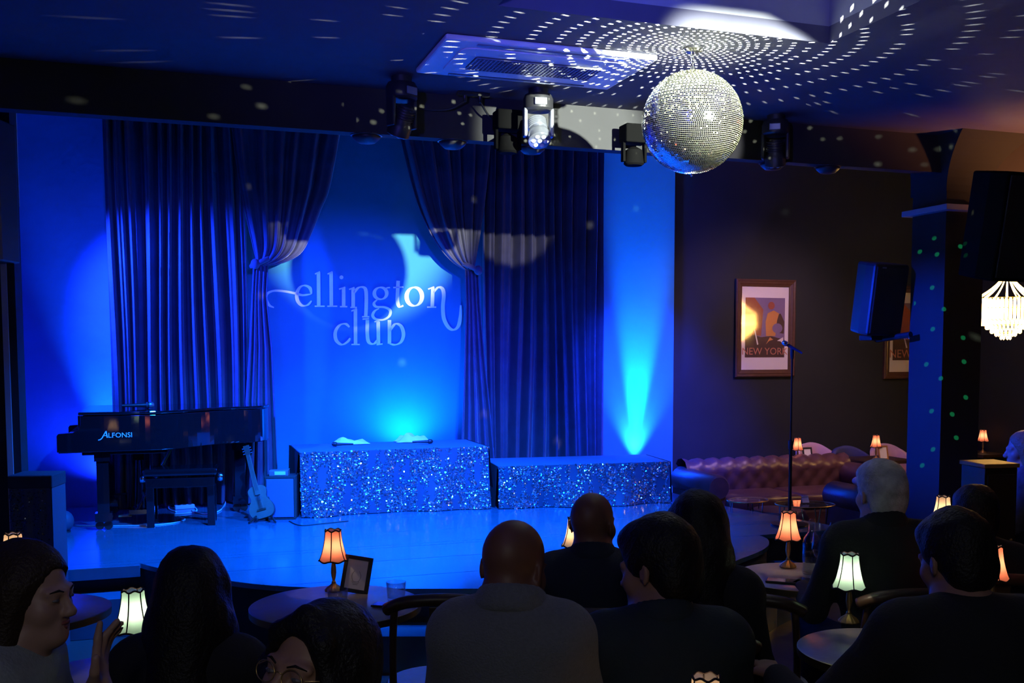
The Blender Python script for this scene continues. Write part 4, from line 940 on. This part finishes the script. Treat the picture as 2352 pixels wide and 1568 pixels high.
poster('framed poster lettered NEW YORK reflecting the chandelier', (1692, 1684), 640, (1827, 1816), 866, 1, 'NEW YORK')
poster('framed poster half hidden by the column', (2034, 2028), 655, (2172, 2160), 870, 2, 'NEW YORK')

# ------------------------------------------------------------------ chesterfield sofas
def chesterfield(label, loc, rz, L_=1.9, group='buttoned leather sofas'):
    th = thing('chesterfield_sofa', label, 'sofa', loc, rz, group); w = L_/2
    MB().box(-w+.05, w-.05, -.40, .38, .08, .26).build('base', 'leather', th, bevel=.03)
    nc = 2 if L_ < 2.2 else 3
    for k in range(nc):
        x0 = -w+.20+(L_-.40)*k/nc; x1 = -w+.20+(L_-.40)*(k+1)/nc; MB().box(x0+.005, x1-.005, -.42, .18, .26, .40).build('seat_cushion', 'leather', th, bevel=.045, seg=3, smooth=True)
    def tuft(f, n, span, nm):
        P = []; pins = []
        for i in range(n*6+1):
            row = []; s = i/(n*6)
            for j in range(17):
                t = j/16; q = abs(sin(pi*(s*n+t*2)))*abs(sin(pi*(s*n-t*2))); row.append(f(s, t, .028*q**.5))
            P.append(row)
        o = MB().grid(P).build(nm, 'leather', th, smooth=True, weld=False)
        for i in range(n+1):
            for j in (0, 1, 2):
                s = (i+(.5 if j % 2 else 0))/n
                if s < .02 or s > .98: continue
                MB().ell(f(s, .12+.25*j, .008), (.011, .011, .011), 8, 6).build('button', 'leather', o, smooth=True)
    def fback(s, t, d):
        x = -w+.10+(L_-.20)*s
        if t < .6: return Vector((x, .20-.03*t-d, .38+.22*t/.6))
        a = (t-.6)/.4*pi*1.25; return Vector((x, .30-.105*cos(a)-d*cos(a), .60+.075*sin(a)+d*sin(a)))
    tuft(fback, 11, L_, 'backrest')
    MB().box(-w+.08, w-.08, .26, .38, .10, .62).build('back_frame', 'leather', th, bevel=.03)
    for s in (-1, 1):
        M = Matrix.Translation((s*(w-.12), 0, .50)) @ Matrix.Rotation(pi/2, 4, 'X'); MB().lathe([(0, -.36), (.10, -.36), (.118, -.33), (.118, .39), (.10, .42), (.03, .42), (0, .425)], 20, M=M).build('arm_roll', 'leather', th, smooth='auto')
        MB().box(s*(w-.12)-.085, s*(w-.12)+.085, -.40, .36, .08, .50).build('arm_panel', 'leather', th, bevel=.02)
        for y in (-.36, .32): MB().lathe([(0, 0), (.02, 0), (.03, .05), (.02, .08), (0, .08)], 10, M=Matrix.Translation((s*(w-.1), y, 0))).build('foot', 'dark_wood', th, smooth='auto')
    return th
chesterfield('buttoned leather chesterfield sofa along the charcoal wall', SP(5.52, 8.72, 0), A, 2.05)
chesterfield('nearer buttoned leather sofa between the grey-haired man and the column', SP(6.05, 7.25, 0), A+pi, 1.6)
def glass_table(label, loc, rz, w=.24, h=.50):
    th = thing('glass_table', label, 'table', loc, rz, 'low glass tables by the sofa')
    MB().prism([(w*cos(a), w*.8*sin(a)) for a in [2*pi*k/32 for k in range(32)]], h-.012, h).build('table_top', 'glass', th, bevel=.002); MB().tube([Vector((w*1.0*cos(a), w*.8*sin(a), h-.006)) for a in [2*pi*k/32 for k in range(32)]], .006, 6, closed=True).build('rim', 'brass', th, smooth=True)
    for a in (.6, .6+2*pi/3, .6+4*pi/3):
        for d in (-.25, .25): MB().tube([Vector((w*.85*cos(a), w*.68*sin(a), 0.006)), Vector((w*.85*cos(a+d*1.6), w*.68*sin(a+d*1.6), h-.012))], .006, 6).build('leg', 'chrome', th, smooth='auto')
p = PY(1855, 800, 8.45); glass_table('low glass table with splayed legs in front of the sofa', (p.x, p.y, 0), 0)
p = PY(1722, 800, 8.95); glass_table('low glass table beside the stage edge and sofa arm', (p.x, p.y, 0), .5, .19, .46)
p = PY(1855, 800, 8.45); th = thing('table_card', 'small pale card standing on the low glass table', 'card', (p.x, p.y, .502), .3); MB().box(-.03, .03, -.02, -.018, 0, .055, M=Matrix.Rotation(-.4, 4, 'X')).build('face', 'paper', th); MB().box(-.03, .03, .018, .02, 0, .055, M=Matrix.Rotation(.4, 4, 'X')).build('back', 'paper', th)
p = PY(1790, 800, 7.95+.55); th = thing('leather_pouffe', 'low dark leather pouffe between the sofa and stage edge', 'pouffe', SP(4.95, 7.85, 0)); MB().lathe([(0, 0), (.24, 0), (.26, .05), (.26, .30), (.22, .36), (0, .37)], 28).build('body', 'leather', th, smooth='auto'); MB().lathe([(.255, .18), (.264, .185), (.264, .20), (.255, .205)], 28).build('seam', 'trim_dark', th, smooth='auto')
p = SP(5.37, 7.15, 0); o = MB(); o.ell((0, 0, 0), (.15, .13, .055), 18, 12); o = o.build('cushion', 'pink_fabric', smooth=True); o.location = (p.x, p.y, .672); o.rotation_euler = (0, 0, .4); tag(o, 'pink cushion lying on the nearer sofa arm', 'cushion')

# ------------------------------------------------------------------ tables by the charcoal wall
def wall_table(label, px, v, zt=.60, w=.30):
    p = PV(px, 1068, v); th = thing('wall_table', label, 'table', (p.x, p.y, 0), A, 'tables along the charcoal wall')
    MB().box(-w, w, -.26, .26, zt-.035, zt).build('table_top', 'dark_wood', th, bevel=.004); MB().lathe([(0, 0), (.2, 0), (.2, .015), (.03, .03), (.03, zt-.035), (0, zt-.035)], 16).build('pedestal', 'black_metal', th, smooth='auto')
    return th
def tub_chair(label, px, v, zt, m='pink_fabric', rz=0.0):
    p = PV(px, 1060, v); th = thing('tub_chair', label, 'chair', (p.x, p.y, 0), A+rz, 'fabric tub chairs by the wall')
    P = []
    for i in range(21):
        a = pi*(.08+.84*i/20); e = sin(pi*i/20)**.5; row = [Vector((.25*cos(a), -.02+.23*sin(a), .36)), Vector((.26*cos(a), -.01+.25*sin(a), .36+(zt-.36)*(.35+.65*e)*.9)), Vector((.255*cos(a), -.01+.26*sin(a), .36+(zt-.36)*(.35+.65*e)))]
        P.append(row)
    MB().grid(P).build('backrest', m, th, smooth=True, weld=False, solid=.05); MB().lathe([(0, .30), (.23, .30), (.24, .34), (.22, .40), (0, .41)], 24).build('seat', m, th, smooth='auto')
    MB().lathe([(.20, .22), (.225, .22), (.225, .305), (.20, .305)], 24).build('seat_frame', 'honey_wood', th, smooth='auto')
    for a in (.8, 2.3, 3.9, 5.5): MB().tube([Vector((.18*cos(a), .18*sin(a), .25)), Vector((.22*cos(a), .22*sin(a), 0))], .016, 8).build('leg', 'honey_wood', th, smooth='auto')
wall_table('dark wall table with red lamp behind the microphone stand', 1868, 9.20)
wall_table('dark wall table with red lamp behind the grey-haired man', 2010, 9.20)
wall_table('dark wall table with red lamp right of the column', 2268, 9.20, .62)
tub_chair('pink tub chair behind the first wall table', 1888, 9.45, .74)
tub_chair('pink tub chair beside the column', 2058, 9.45, .70)
tub_chair('navy tub chair left of the second wall table lamp', 1970, 9.36, .70, 'navy_fabric')
tub_chair('pink tub chair right of the column behind the wooden cabinet', 2304, 9.45, .76)
def vlamp(label, px, v, z, e): p = PV(px, 1040, v); lamp(label, (p.x, p.y, z), 'shade_red', e, .4)
vlamp('small red lamp on the wall table behind the microphone stand', 1832, 9.12, .60, 0.07)
vlamp('small red lamp just above the grey-haired man', 2012, 9.12, .60, 0.07)
vlamp('small red lamp above the wooden cabinet', 2257, 9.12, .62, 0.1)
p = PV(1857, 1055, 9.05); menu_frame('dark frame with pale card on the first wall table', (p.x, p.y, .60), A, .11, .16, swirl=False)
p = PV(2030, 1065, 9.05); menu_frame('gilt frame with pale card on the second wall table', (p.x, p.y, .60), A, .12, .15, 'honey_wood', swirl=False)
p = PY(2280, 800, 6.4); th = thing('wooden_cabinet', 'tall dark cabinet with honey wood top right of the column', 'cabinet', (p.x, p.y, 0), A*.6)
MB().box(-.11, .11, -.12, .12, .04, 1.04).build('carcass', 'dark_wood', th, bevel=.004); MB().box(-.095, .095, -.128, -.119, .07, 1.0).build('door', 'dark_wood', th, bevel=.004); MB().box(-.12, .12, -.13, .13, 1.04, 1.065).build('top_board', 'honey_wood', th, bevel=.004); MB().box(-.105, .105, -.11, .11, 0, .04).build('plinth', 'black_paint', th); MB().ell((.07, -.135, .6), (.009, .009, .009), 8, 6).build('knob', 'brass', th, smooth=True)
# ------------------------------------------------------------------ people: signed distance bodies turned into one skin each
def smin(a, b, k): h = np.maximum(k-np.abs(a-b), 0)/k; return np.minimum(a, b)-h*h*k*.25
class SDF:
    def __init__(s): s.p = []
    def cap(s, a, b, ra, rb=None, k=.03): s.p.append(('c', np.array(a, float), np.array(b, float), ra, ra if rb is None else rb, k, 1)); return s
    def ell(s, c, r, R=None, k=.03, sub=False): s.p.append(('e', np.array(c, float), np.array(r, float), np.eye(3) if R is None else np.array(R, float), None, k, -1 if sub else 1)); return s
    def plane(s, c, n, k=.01): s.p.append(('p', np.array(c, float), np.array(n, float), None, None, k, -1)); return s
    def mesh(s, h, noise=None):
        lo, hi = np.full(3, 9.), np.full(3, -9.)
        for q in s.p:
            if q[6] < 0: continue
            if q[0] == 'c': l = np.minimum(q[1]-q[3], q[2]-q[4]); g = np.maximum(q[1]+q[3], q[2]+q[4])
            else: e = np.sqrt(((q[3]*q[2][None, :])**2).sum(1)); l, g = q[1]-e, q[1]+e
            lo = np.minimum(lo, l); hi = np.maximum(hi, g)
        lo -= .03; hi += .03; n = np.ceil((hi-lo)/h).astype(int)+1
        ax = [lo[i]+h*np.arange(n[i]) for i in range(3)]; D = np.full(n, .25, np.float32)
        for q in s.p:
            if q[0] == 'p':
                X = (ax[0][:, None, None]-q[1][0])*q[2][0] + (ax[1][None, :, None]-q[1][1])*q[2][1] + (ax[2][None, None, :]-q[1][2])*q[2][2]
                D = -smin(-D, X.astype(np.float32), q[5]); continue
            if q[0] == 'c': l = np.minimum(q[1]-q[3], q[2]-q[4]); g = np.maximum(q[1]+q[3], q[2]+q[4])
            else: e = np.sqrt(((q[3]*q[2][None, :])**2).sum(1)); l, g = q[1]-e, q[1]+e
            pad = .05+q[5]; i0 = np.maximum(((l-pad-lo)/h).astype(int), 0); i1 = np.minimum(((g+pad-lo)/h).astype(int)+2, n)
            if (i1 <= i0).any(): continue
            sl = tuple(slice(a, b) for a, b in zip(i0, i1))
            x = ax[0][sl[0]][:, None, None]; y = ax[1][sl[1]][None, :, None]; z = ax[2][sl[2]][None, None, :]
            if q[0] == 'c':
                ab = q[2]-q[1]; L2 = max(ab @ ab, 1e-9); t = np.clip(((x-q[1][0])*ab[0]+(y-q[1][1])*ab[1]+(z-q[1][2])*ab[2])/L2, 0, 1)
                d = np.sqrt((x-q[1][0]-t*ab[0])**2+(y-q[1][1]-t*ab[1])**2+(z-q[1][2]-t*ab[2])**2)-(q[3]+(q[4]-q[3])*t)
            else:
                R = q[3]; X, Y_, Z_ = x-q[1][0], y-q[1][1], z-q[1][2]; P = [R[0, i]*X+R[1, i]*Y_+R[2, i]*Z_ for i in range(3)]; r = q[2]
                k0 = np.sqrt(sum((P[i]/r[i])**2 for i in range(3))); k1 = np.sqrt(sum((P[i]/r[i]**2)**2 for i in range(3)))+1e-9; d = k0*(k0-1)/k1
            d = d.astype(np.float32)
            D[sl] = smin(D[sl], d, q[5]) if q[6] > 0 else -smin(-D[sl], d, q[5])
        if noise: D += noise(ax[0][:, None, None], ax[1][None, :, None], ax[2][None, None, :]).astype(np.float32)
        sg = D < 0; c = np.zeros(n-1, np.int8)
        for a in (0, 1):
            for b in (0, 1):
                for e in (0, 1): c += sg[a:n[0]-1+a, b:n[1]-1+b, e:n[2]-1+e]
        act = (c > 0) & (c < 8); I, J, K = np.nonzero(act); idx = np.full(n-1, -1, np.int64); idx[I, J, K] = np.arange(len(I))
        pos = np.zeros((len(I), 3)); cnt = np.zeros(len(I))
        corners = [(a, b, e) for a in (0, 1) for b in (0, 1) for e in (0, 1)]
        for c0 in corners:
            for axx in range(3):
                if c0[axx]: continue
                c1 = list(c0); c1[axx] = 1
                d0 = D[I+c0[0], J+c0[1], K+c0[2]].astype(float); d1 = D[I+c1[0], J+c1[1], K+c1[2]].astype(float); m = (d0 < 0) != (d1 < 0)
                t = np.where(m, d0/np.where(m, d0-d1, 1), 0); p = np.array(c0, float)[None, :].repeat(len(I), 0); p[:, axx] += t; pos += p*m[:, None]; cnt += m
        V = lo + h*(np.stack([I, J, K], 1)+pos/cnt[:, None]); Fc = []
        for axx in range(3):
            u, v = (axx+1) % 3, (axx+2) % 3
            s0 = [slice(None)]*3; s1 = [slice(None)]*3; s0[axx] = slice(0, -1); s1[axx] = slice(1, None)
            A0, A1 = sg[tuple(s0)], sg[tuple(s1)]; E = np.argwhere(A0 != A1); E = E[(E[:, u] > 0) & (E[:, v] > 0) & (E[:, u] < n[u]-1) & (E[:, v] < n[v]-1)]
            ins = A0[E[:, 0], E[:, 1], E[:, 2]]; qd = []
            for du, dv in ((1, 1), (0, 1), (0, 0), (1, 0)):
                G = E.copy(); G[:, u] -= du; G[:, v] -= dv; qd.append(idx[G[:, 0], G[:, 1], G[:, 2]])
            Q = np.stack(qd, 1); Q[~ins] = Q[~ins][:, ::-1]; Fc.append(Q)
        return V, np.concatenate(Fc)
def sdf_obj(name, sd, h, m, parent=None, noise=None):
    V, Fq = sd.mesh(h, noise); me = bpy.data.meshes.new(name); me.from_pydata(V.tolist(), [], Fq.tolist()); me.update(); me.materials.append(MATS[m])
    me.polygons.foreach_set('use_smooth', [True]*len(me.polygons)); o = bpy.data.objects.new(name, me); COL.objects.link(o)
    if parent: o.parent = parent
    return o
V3 = lambda *a: np.array(a, float)
def hand(sd, wrist, d, nrm, side, curl=.5, s=1.0, point=False):
    d = d/np.linalg.norm(d); nrm = nrm-d*(nrm @ d); nrm /= np.linalg.norm(nrm); x = np.cross(d, nrm)*side
    R = np.stack([x, d, nrm], 1); pc = wrist+d*.05*s
    sd.cap(wrist, wrist+d*.02, .026*s, .026*s, .02); sd.ell(pc, V3(.040, .052, .016)*s, R, .015)
    for k, (ox, L_) in enumerate(((-.030, .070), (-.010, .080), (.011, .074), (.030, .058))):
        b = wrist + d*.090*s + x*ox*s; cu = 0.05 if (point and k == 0) else curl*(1+.15*k)
        d1 = d*cos(cu)-nrm*sin(cu); d2 = d*cos(cu*2.3)-nrm*sin(cu*2.3); m_ = b+d1*L_*.52*s; sd.cap(b-d*.01, m_, .0095*s, .0088*s, .008).cap(m_, m_+d2*L_*.48*s, .0088*s, .0072*s, .004)
    b = wrist+d*.03*s-x*.030*s; m_ = b-x*.032*s+d*.032*s-nrm*.008; sd.cap(b, m_, .013*s, .0105*s, .012).cap(m_, m_+(d*.032-x*.008-nrm*.012*curl)*s, .0105*s, .0085*s, .004)
def rotm(yaw, pitch, roll): return np.array(Matrix.Rotation(yaw, 3, 'Z') @ Matrix.Rotation(pitch, 3, 'X') @ Matrix.Rotation(roll, 3, 'Y'))
def person(label, head, yaw, hy=.06, hyaw=0., hpitch=-.08, hroll=0., skin='skin_tan', hair=None, hairm='hair_black', top='cloth_black', legs='cloth_black', sw=.185, bulk=1.0, hs=1.0, arms=None, collar=False, res=.009, bare_arms=False, standing=False, neck=.135, locks=False, chair_label=None, sleeve=1.0):
    """head = world position of the top of the head; yaw = facing of the body (0 looks to the stage)."""
    th = thing('person', label, 'person'); R = rotm(hyaw, hpitch, hroll)
    hc = V3(0, hy, head[2]-.123*hs); W_ = lambda p: hc + R @ (np.array(p, float)*hs)
    c, s_ = cos(yaw), sin(yaw); th.location = (head[0]-(-s_*hy), head[1]-(c*hy), 0); th.rotation_euler.z = yaw
    nb = V3(0, hy*.75-.035, hc[2]-neck*hs); pel = V3(0, 0, .56); sh = nb+V3(0, .0, -.055)
    lp = lambda t: pel+(sh-pel)*t
    sd = SDF()
    # head
    sd.ell(W_((0, -.012, .033)), V3(.077, .097, .090)*hs, R, .02).ell(W_((0, .028, -.035)), V3(.061, .068, .078)*hs, R, .03).ell(W_((0, .066, -.092)), V3(.027, .022, .021)*hs, R, .035)
    sd.cap(W_((-.046, .02, -.085)), W_((0, .068, -.094)), .020*hs, .018*hs, .03).cap(W_((.046, .02, -.085)), W_((0, .068, -.094)), .020*hs, .018*hs, .03)
    for q in (-1, 1):
        sd.ell(W_((q*.042, .060, -.028)), V3(.022, .022, .022)*hs, R, .03); sd.ell(W_((q*.032, .103, .002)), V3(.018, .018, .012)*hs, R, .014, True); sd.ell(W_((q*.032, .082, .002)), V3(.014, .013, .011)*hs, R, .006)
        sd.cap(W_((q*.012, .092, .020)), W_((q*.048, .080, .020)), .009*hs, .008*hs, .014)
        Re = R @ np.array(Matrix.Rotation(q*.35, 3, 'Z')); sd.ell(W_((q*.081, -.012, -.006)), V3(.009, .020, .032)*hs, Re, .008).ell(W_((q*.088, -.008, -.004)), V3(.006, .010, .018)*hs, Re, .006, True)
        sd.ell(W_((q*.010, .104, -.036)), V3(.009, .010, .008)*hs, R, .008)
    sd.cap(W_((0, .091, .012)), W_((0, .113, -.030)), .008*hs, .011*hs, .012).ell(W_((0, .112, -.031)), V3(.012, .012, .010)*hs, R, .008)
    sd.cap(W_((-.018, .090, -.060)), W_((.018, .090, -.060)), .0075*hs, .0075*hs, .008).cap(W_((-.015, .088, -.072)), W_((.015, .088, -.072)), .008*hs, .008*hs, .008).ell(W_((0, .103, -.0655)), V3(.022, .006, .0022)*hs, R, .004, True)
    sd.cap(W_((0, -.03, -.06)), nb, .054*hs, .060, .035)
    # trunk
    bw = bulk
    sd.cap(nb, sh, .062, .075, .06).cap(sh+V3(-sw*.82, 0, 0), sh+V3(sw*.82, 0, 0), .056*bw, .056*bw, .09)
    sd.ell(lp(.74), V3(.158*bw, .108*bw, .17), None, .08).ell(lp(.40), V3(.145*bw, .105*bw, .16), None, .08).ell(pel+V3(0, -.01, 0), V3(.175*bw, .125*bw, .12), None, .08)
    # arms and legs
    A_ = arms or [((-.06, .10, -.27), (-.02, .34, -.24)), ((.06, .10, -.27), (.02, .34, -.24))]
    cl = SDF(); inf = .014*bw
    [cl.cap(nb+V3(0, -.01, -.02), sh+V3(q*sw*.8, 0, .01), .060, .052*bw+inf, .05) for q in (-1, 1)]; cl.cap(nb+V3(0, -.004, -.012), sh, .066+.004, .082, .05).cap(sh+V3(-sw*.84, 0, .003), sh+V3(sw*.84, 0, .003), .056*bw+inf, .056*bw+inf, .09).ell(lp(.74), V3(.158*bw+inf, .108*bw+inf, .18), None, .08).ell(lp(.38), V3(.150*bw+inf, .11*bw+inf, .18), None, .08).ell(pel+V3(0, -.01, -.01), V3(.18*bw+inf, .13*bw+inf, .11), None, .08)
    for q, (e, wv) in zip((-1, 1), A_):
        S_ = sh+V3(q*sw, 0, -.012); E_ = S_+np.array(e); Wr = S_+np.array(wv)
        sd.cap(S_, E_, .048*bw, .040, .05).cap(E_, Wr, .040, .027, .02); up = V3(0, 0, 1) if abs((Wr-E_)[2]) < .8*np.linalg.norm(Wr-E_) else V3(0, -1, 0)
        hand(sd, Wr, Wr-E_, up, -q, .35 if wv[2] < 0 else .25, 1.0, point=(wv[2] > -.05))
        if not bare_arms:
            cl.cap(S_, E_, .048*bw+inf, .040+inf, .05)
            if sleeve > .6: cl.cap(E_, E_+(Wr-E_)*.93, .040+inf, .030+inf*.9, .025)
        else: cl.cap(S_, S_+(E_-S_)*.3, .05*bw+inf, .048+inf*.6, .04)
    lg = SDF(); shoe = SDF()
    for q in (-1, 1):
        if standing: hp, kn, an = V3(q*.09, 0, .56), V3(q*.10, .02, .34), V3(q*.10, 0, .08)
        else: hp, kn, an = V3(q*.095, .04, .535), V3(q*.13, .43, .535), V3(q*.13, .40, .09)
        sd.cap(hp, kn, .078*bw, .056, .05).cap(kn, an, .052, .036, .03).cap(an+V3(0, -.02, -.05), an+V3(q*.02, .14, -.06), .030, .026, .03)
        lg.cap(hp, kn, .078*bw+.013, .056+.014, .05).cap(kn, an+V3(0, 0, .02), .054+.014, .046+.008, .03); shoe.cap(an+V3(0, -.03, -.048), an+V3(q*.02, .15, -.055), .040, .033, .02).cap(an+V3(0, -.01, .0), an+V3(0, -.01, -.04), .044, .042, .02)
    lg.ell(pel+V3(0, 0, -.03), V3(.185*bw, .135*bw, .10), None, .06)
    body = sdf_obj('body', sd, res, skin, th)
    sdf_obj('jacket' if collar else 'top', cl, .011, top, th); sdf_obj('trousers', lg, .014, legs, th)
    sp = shoe.mesh(.012)
    sdf_obj('shoes', shoe, .012, 'cloth_black', th)
    if collar:
        b = []
        for k in range(15):
            a = pi*(1.0+k/14) if False else -pi*.95 + pi*.9*k/14 - .0; b.append(k)
        ring = SDF(); pts = []
        for k in range(17):
            a = pi*1.5 + (k-8)/8*pi*.78; pts.append(nb+V3(.071*cos(a), .073*sin(a)+.010, .080-.075*((k-8)/8)**2))
        for a, c_ in zip(pts[:-1], pts[1:]): ring.cap(a, c_, .008, .008, .01).cap(a+(a-nb)*V3(.10, .10, 0)+V3(0, 0, -.022), c_+(c_-nb)*V3(.10, .10, 0)+V3(0, 0, -.022), .009, .009, .025).cap(a+(a-nb)*V3(.22, .22, 0)+V3(0, 0, -.044), c_+(c_-nb)*V3(.22, .22, 0)+V3(0, 0, -.044), .009, .009, .025)
        sdf_obj('collar', ring, .0055, top, th)
    if hair:
        hr = SDF(); HN = None
        if hair == 'short': hr.ell(W_((0, -.018, .042)), V3(.084, .102, .093)*hs, R, .02).ell(W_((0, -.055, -.02)), V3(.072, .056, .07)*hs, R, .03).plane(W_((0, .062, .04)), R @ V3(0, -.86, .5)*-1*-1 if False else -(R @ V3(0, .8, -.6)), .02)
        if hair == 'thick': hr.ell(W_((0, -.016, .048)), V3(.092, .110, .102)*hs, R, .02).ell(W_((0, -.06, -.02)), V3(.080, .06, .08)*hs, R, .03).ell(W_((0, .05, .085)), V3(.07, .05, .035)*hs, R, .03).plane(W_((0, .070, .03)), -(R @ V3(0, .85, -.52)), .02)
        if hair in ('long', 'bob'):
            hr.ell(W_((0, -.018, .042)), V3(.090, .108, .096)*hs, R, .02).ell(W_((0, -.06, -.03)), V3(.088, .065, .10)*hs, R, .04)
            for q in (-1, 1): hr.cap(W_((q*.066, .0, .02)), W_((q*.078, -.015, -.12)), .036*hs, .036*hs, .04)
            if hair == 'long':
                back = nb+V3(0, -.085, -.16); hr.cap(W_((0, -.075, -.05)), back, .085, .085, .05)
                for q in (-1, 1): hr.cap(W_((q*.06, -.05, -.08)), back+V3(q*.085, .03, -.12), .052, .045, .05); hr.cap(W_((q*.075, -.01, -.09)), nb+V3(q*.115, .005, -.13), .035, .030, .04)
                hr.cap(back, back+V3(0, .0, -.15), .085, .06, .05)
            hr.ell(W_((0, .090, -.030)), V3(.070, .085, .102)*hs, R, .012, True)
            if locks:
                for q in (-1, 1): hr.cap(W_((q*.004, .060, .108)), W_((q*.054, .066, .066)), .016*hs, .017*hs, .02).cap(W_((q*.054, .066, .066)), W_((q*.076, .046, -.01)), .017*hs, .019*hs, .02).cap(W_((q*.076, .046, -.01)), W_((q*.082, .024, -.12)), .020*hs, .024*hs, .03)
        ph = RNG.uniform(0, 6, 4)
        nz = lambda x, y, z: .0016*np.sin(150*x+ph[0]+9*np.sin(11*z+ph[1]))*np.sin(110*y+ph[2])+.0022*np.sin(60*x+ph[3])
        sdf_obj('hair', hr, .008, hairm, th, nz)
    th['_w'] = 0; del th['_w']
    if not standing: chair('dark cafe chair under the '+(chair_label or label)[:0]+(chair_label or 'seated figure'), th.location.x, th.location.y, yaw)
    return th, W_, R
def top_at(px, py, Y): return PY(px, py, Y)
def face_details(res, hs=1.0):
    th, W_, R = res; T = lambda p: Vector(W_(p)); RR = Matrix(R.tolist()).to_4x4()
    for q in (-1, 1):
        e = MB().ell((0, 0, 0), (.0120*hs, .0065*hs, .0042*hs), 12, 8, M=Matrix.Translation(T((q*.032, .0905, .001))) @ RR).build('eye', 'eye_white', th, smooth=True)
        MB().ell((0, 0, 0), (.0052*hs, .0026*hs, .0040*hs), 10, 6, M=Matrix.Translation(T((q*.032, .0955, .0005))) @ RR).build('iris', 'ink', e, smooth=True)
        MB().tube([T((q*.014, .1005, .019)), T((q*.030, .0985, .026)), T((q*.050, .0865, .021))], [.0016, .0024, .0012], 6).build('eyebrow', 'hair_black', th, smooth=True)
    MB().tube([T((-.020, .0900, -.062)), T((-.009, .0985, -.0590)), T((0, .0988, -.0605)), T((.009, .0985, -.0590)), T((.020, .0900, -.062))], [.002, .0048, .0045, .0048, .002], 8).build('upper_lip', 'lip', th, smooth=True)
    MB().tube([T((-.017, .0890, -.067)), T((0, .0970, -.0715)), T((.017, .0890, -.067))], [.002, .0058, .002], 8).build('lower_lip', 'lip', th, smooth=True)
    return res
# bald man, grey jacket
person('bald man seen from behind in a grey wool jacket', top_at(1180, 1196, 2.60), -.10, .07, -.35, -.30, skin='skin_brown', top='wool_grey', legs='denim', sw=.143, bulk=.95, hs=.97, neck=.105, collar=True, chair_label='bald man in grey jacket')
person('shaven-headed man in a dark jacket seen from behind near the stage', top_at(1362, 1131, 3.85), -.05, .04, -.45, -.05, skin='skin_brown', top='cloth_navy', sw=.165, hs=.98, collar=True, chair_label='shaven-headed man in dark jacket')
person('woman with long dark hair seen from behind on the left', top_at(440, 1262, 2.82), .0, .03, .1, -.05, skin='skin_tan', hair='long', top='cloth_black', sw=.16, bulk=.9, hs=1.0, bare_arms=True, arms=[((-.10, .12, -.22), (-.02, .30, -.12)), ((.05, .10, -.26), (.0, .33, -.24))], chair_label='woman with long dark hair')
face_details(person('woman in sage top in profile at the lower left raising a hand', top_at(62, 1252, 2.35), -1.45, .07, -.25, -.05, skin='skin_fair', hair='bob', hairm='hair_brown', top='cloth_sage', sw=.155, bulk=.9, hs=.93, res=.0058, arms=[((-.06, .10, -.27), (-.02, .34, -.24)), ((.04, .24, -.21), (.02, .25, .01))], sleeve=.4, chair_label='woman in sage top'), .93)
P3_, W3, R3 = face_details(person('woman with glasses and dark hair turned towards the viewer', top_at(728, 1394, 1.95), 1.75, .03, .85, .20, -.12, skin='skin_tan', hair='bob', hairm='hair_black', top='cloth_black', sw=.165, res=.0062, hs=1.02, locks=True, chair_label='woman with glasses'), 1.02)
person('man with thick dark hair in a dark jacket bending to the left', top_at(1512, 1200, 2.90), .12, .10, .75, -.20, .08, skin='skin_tan', hair='thick', top='cloth_teal', sw=.185, bulk=1.1, hs=1.07, collar=True, chair_label='man with thick dark hair')
person('woman with long straight black hair beside the stage lip', top_at(1600, 1132, 3.55), -.1, .03, .1, -.05, skin='skin_tan', hair='long', top='cloth_black', sw=.165, bulk=.95, hs=1.08, chair_label='woman with straight black hair')
person('grey-haired man in a black jacket at the carafe table', top_at(2022, 1066, 4.15), .1, .05, .15, -.02, skin='skin_fair', hair='thick', hairm='hair_grey', top='cloth_black', sw=.185, hs=1.0, collar=True, chair_label='grey-haired man')
person('broad dark figure with short black hair at the right front', top_at(2195, 1186, 2.85), .12, .12, .2, -.25, skin='skin_tan', hair='thick', top='cloth_black', sw=.20, bulk=1.15, hs=1.0, arms=[((-.18, .12, -.24), (-.20, .36, -.20)), ((.10, .08, -.27), (.04, .34, -.24))], chair_label='broad dark figure')
person('dark-haired figure partly hidden beside the column', top_at(2240, 1124, 4.40), .0, .04, -.1, -.05, skin='skin_tan', hair='thick', top='cloth_black', sw=.18, hs=1.0, chair_label='dark-haired figure by the column')
person('woman with fair hair in profile at the right edge', top_at(2350, 992, 6.9), 1.2, .05, .2, -.05, skin='skin_fair', hair='bob', hairm='hair_blonde', top='cloth_floral', sw=.16, hs=1.0, chair_label='woman with fair hair')
# spectacles on the woman turned to the viewer
def Lp(p): q = W3(p); return Vector(q)
sp = thing('spectacles', 'thin round spectacles worn by the woman turned to the viewer', 'glasses', P3_.location, P3_.rotation_euler.z)
for q in (-1, 1):
    ring = [Lp((q*.033+.024*cos(a), .104-.10*abs(q*.033+.024*cos(a))**1.3, .0+.019*sin(a))) for a in [2*pi*k/22 for k in range(22)]]
    MB().tube(ring, .0012, 6, closed=True).build('rim', 'brass', sp, smooth=True); MB().add(ring, [tuple(range(22))]).build('lens', 'picture_glass', sp, weld=False)
    MB().tube([Lp((q*.057, .097, .006)), Lp((q*.080, .04, .008)), Lp((q*.084, -.01, .004))], .0014, 6).build('temple', 'brass', sp, smooth=True)
MB().tube([Lp((-.010, .103, .005)), Lp((0, .106, .008)), Lp((.010, .103, .005))], .0012, 6).build('bridge', 'brass', sp, smooth=True)
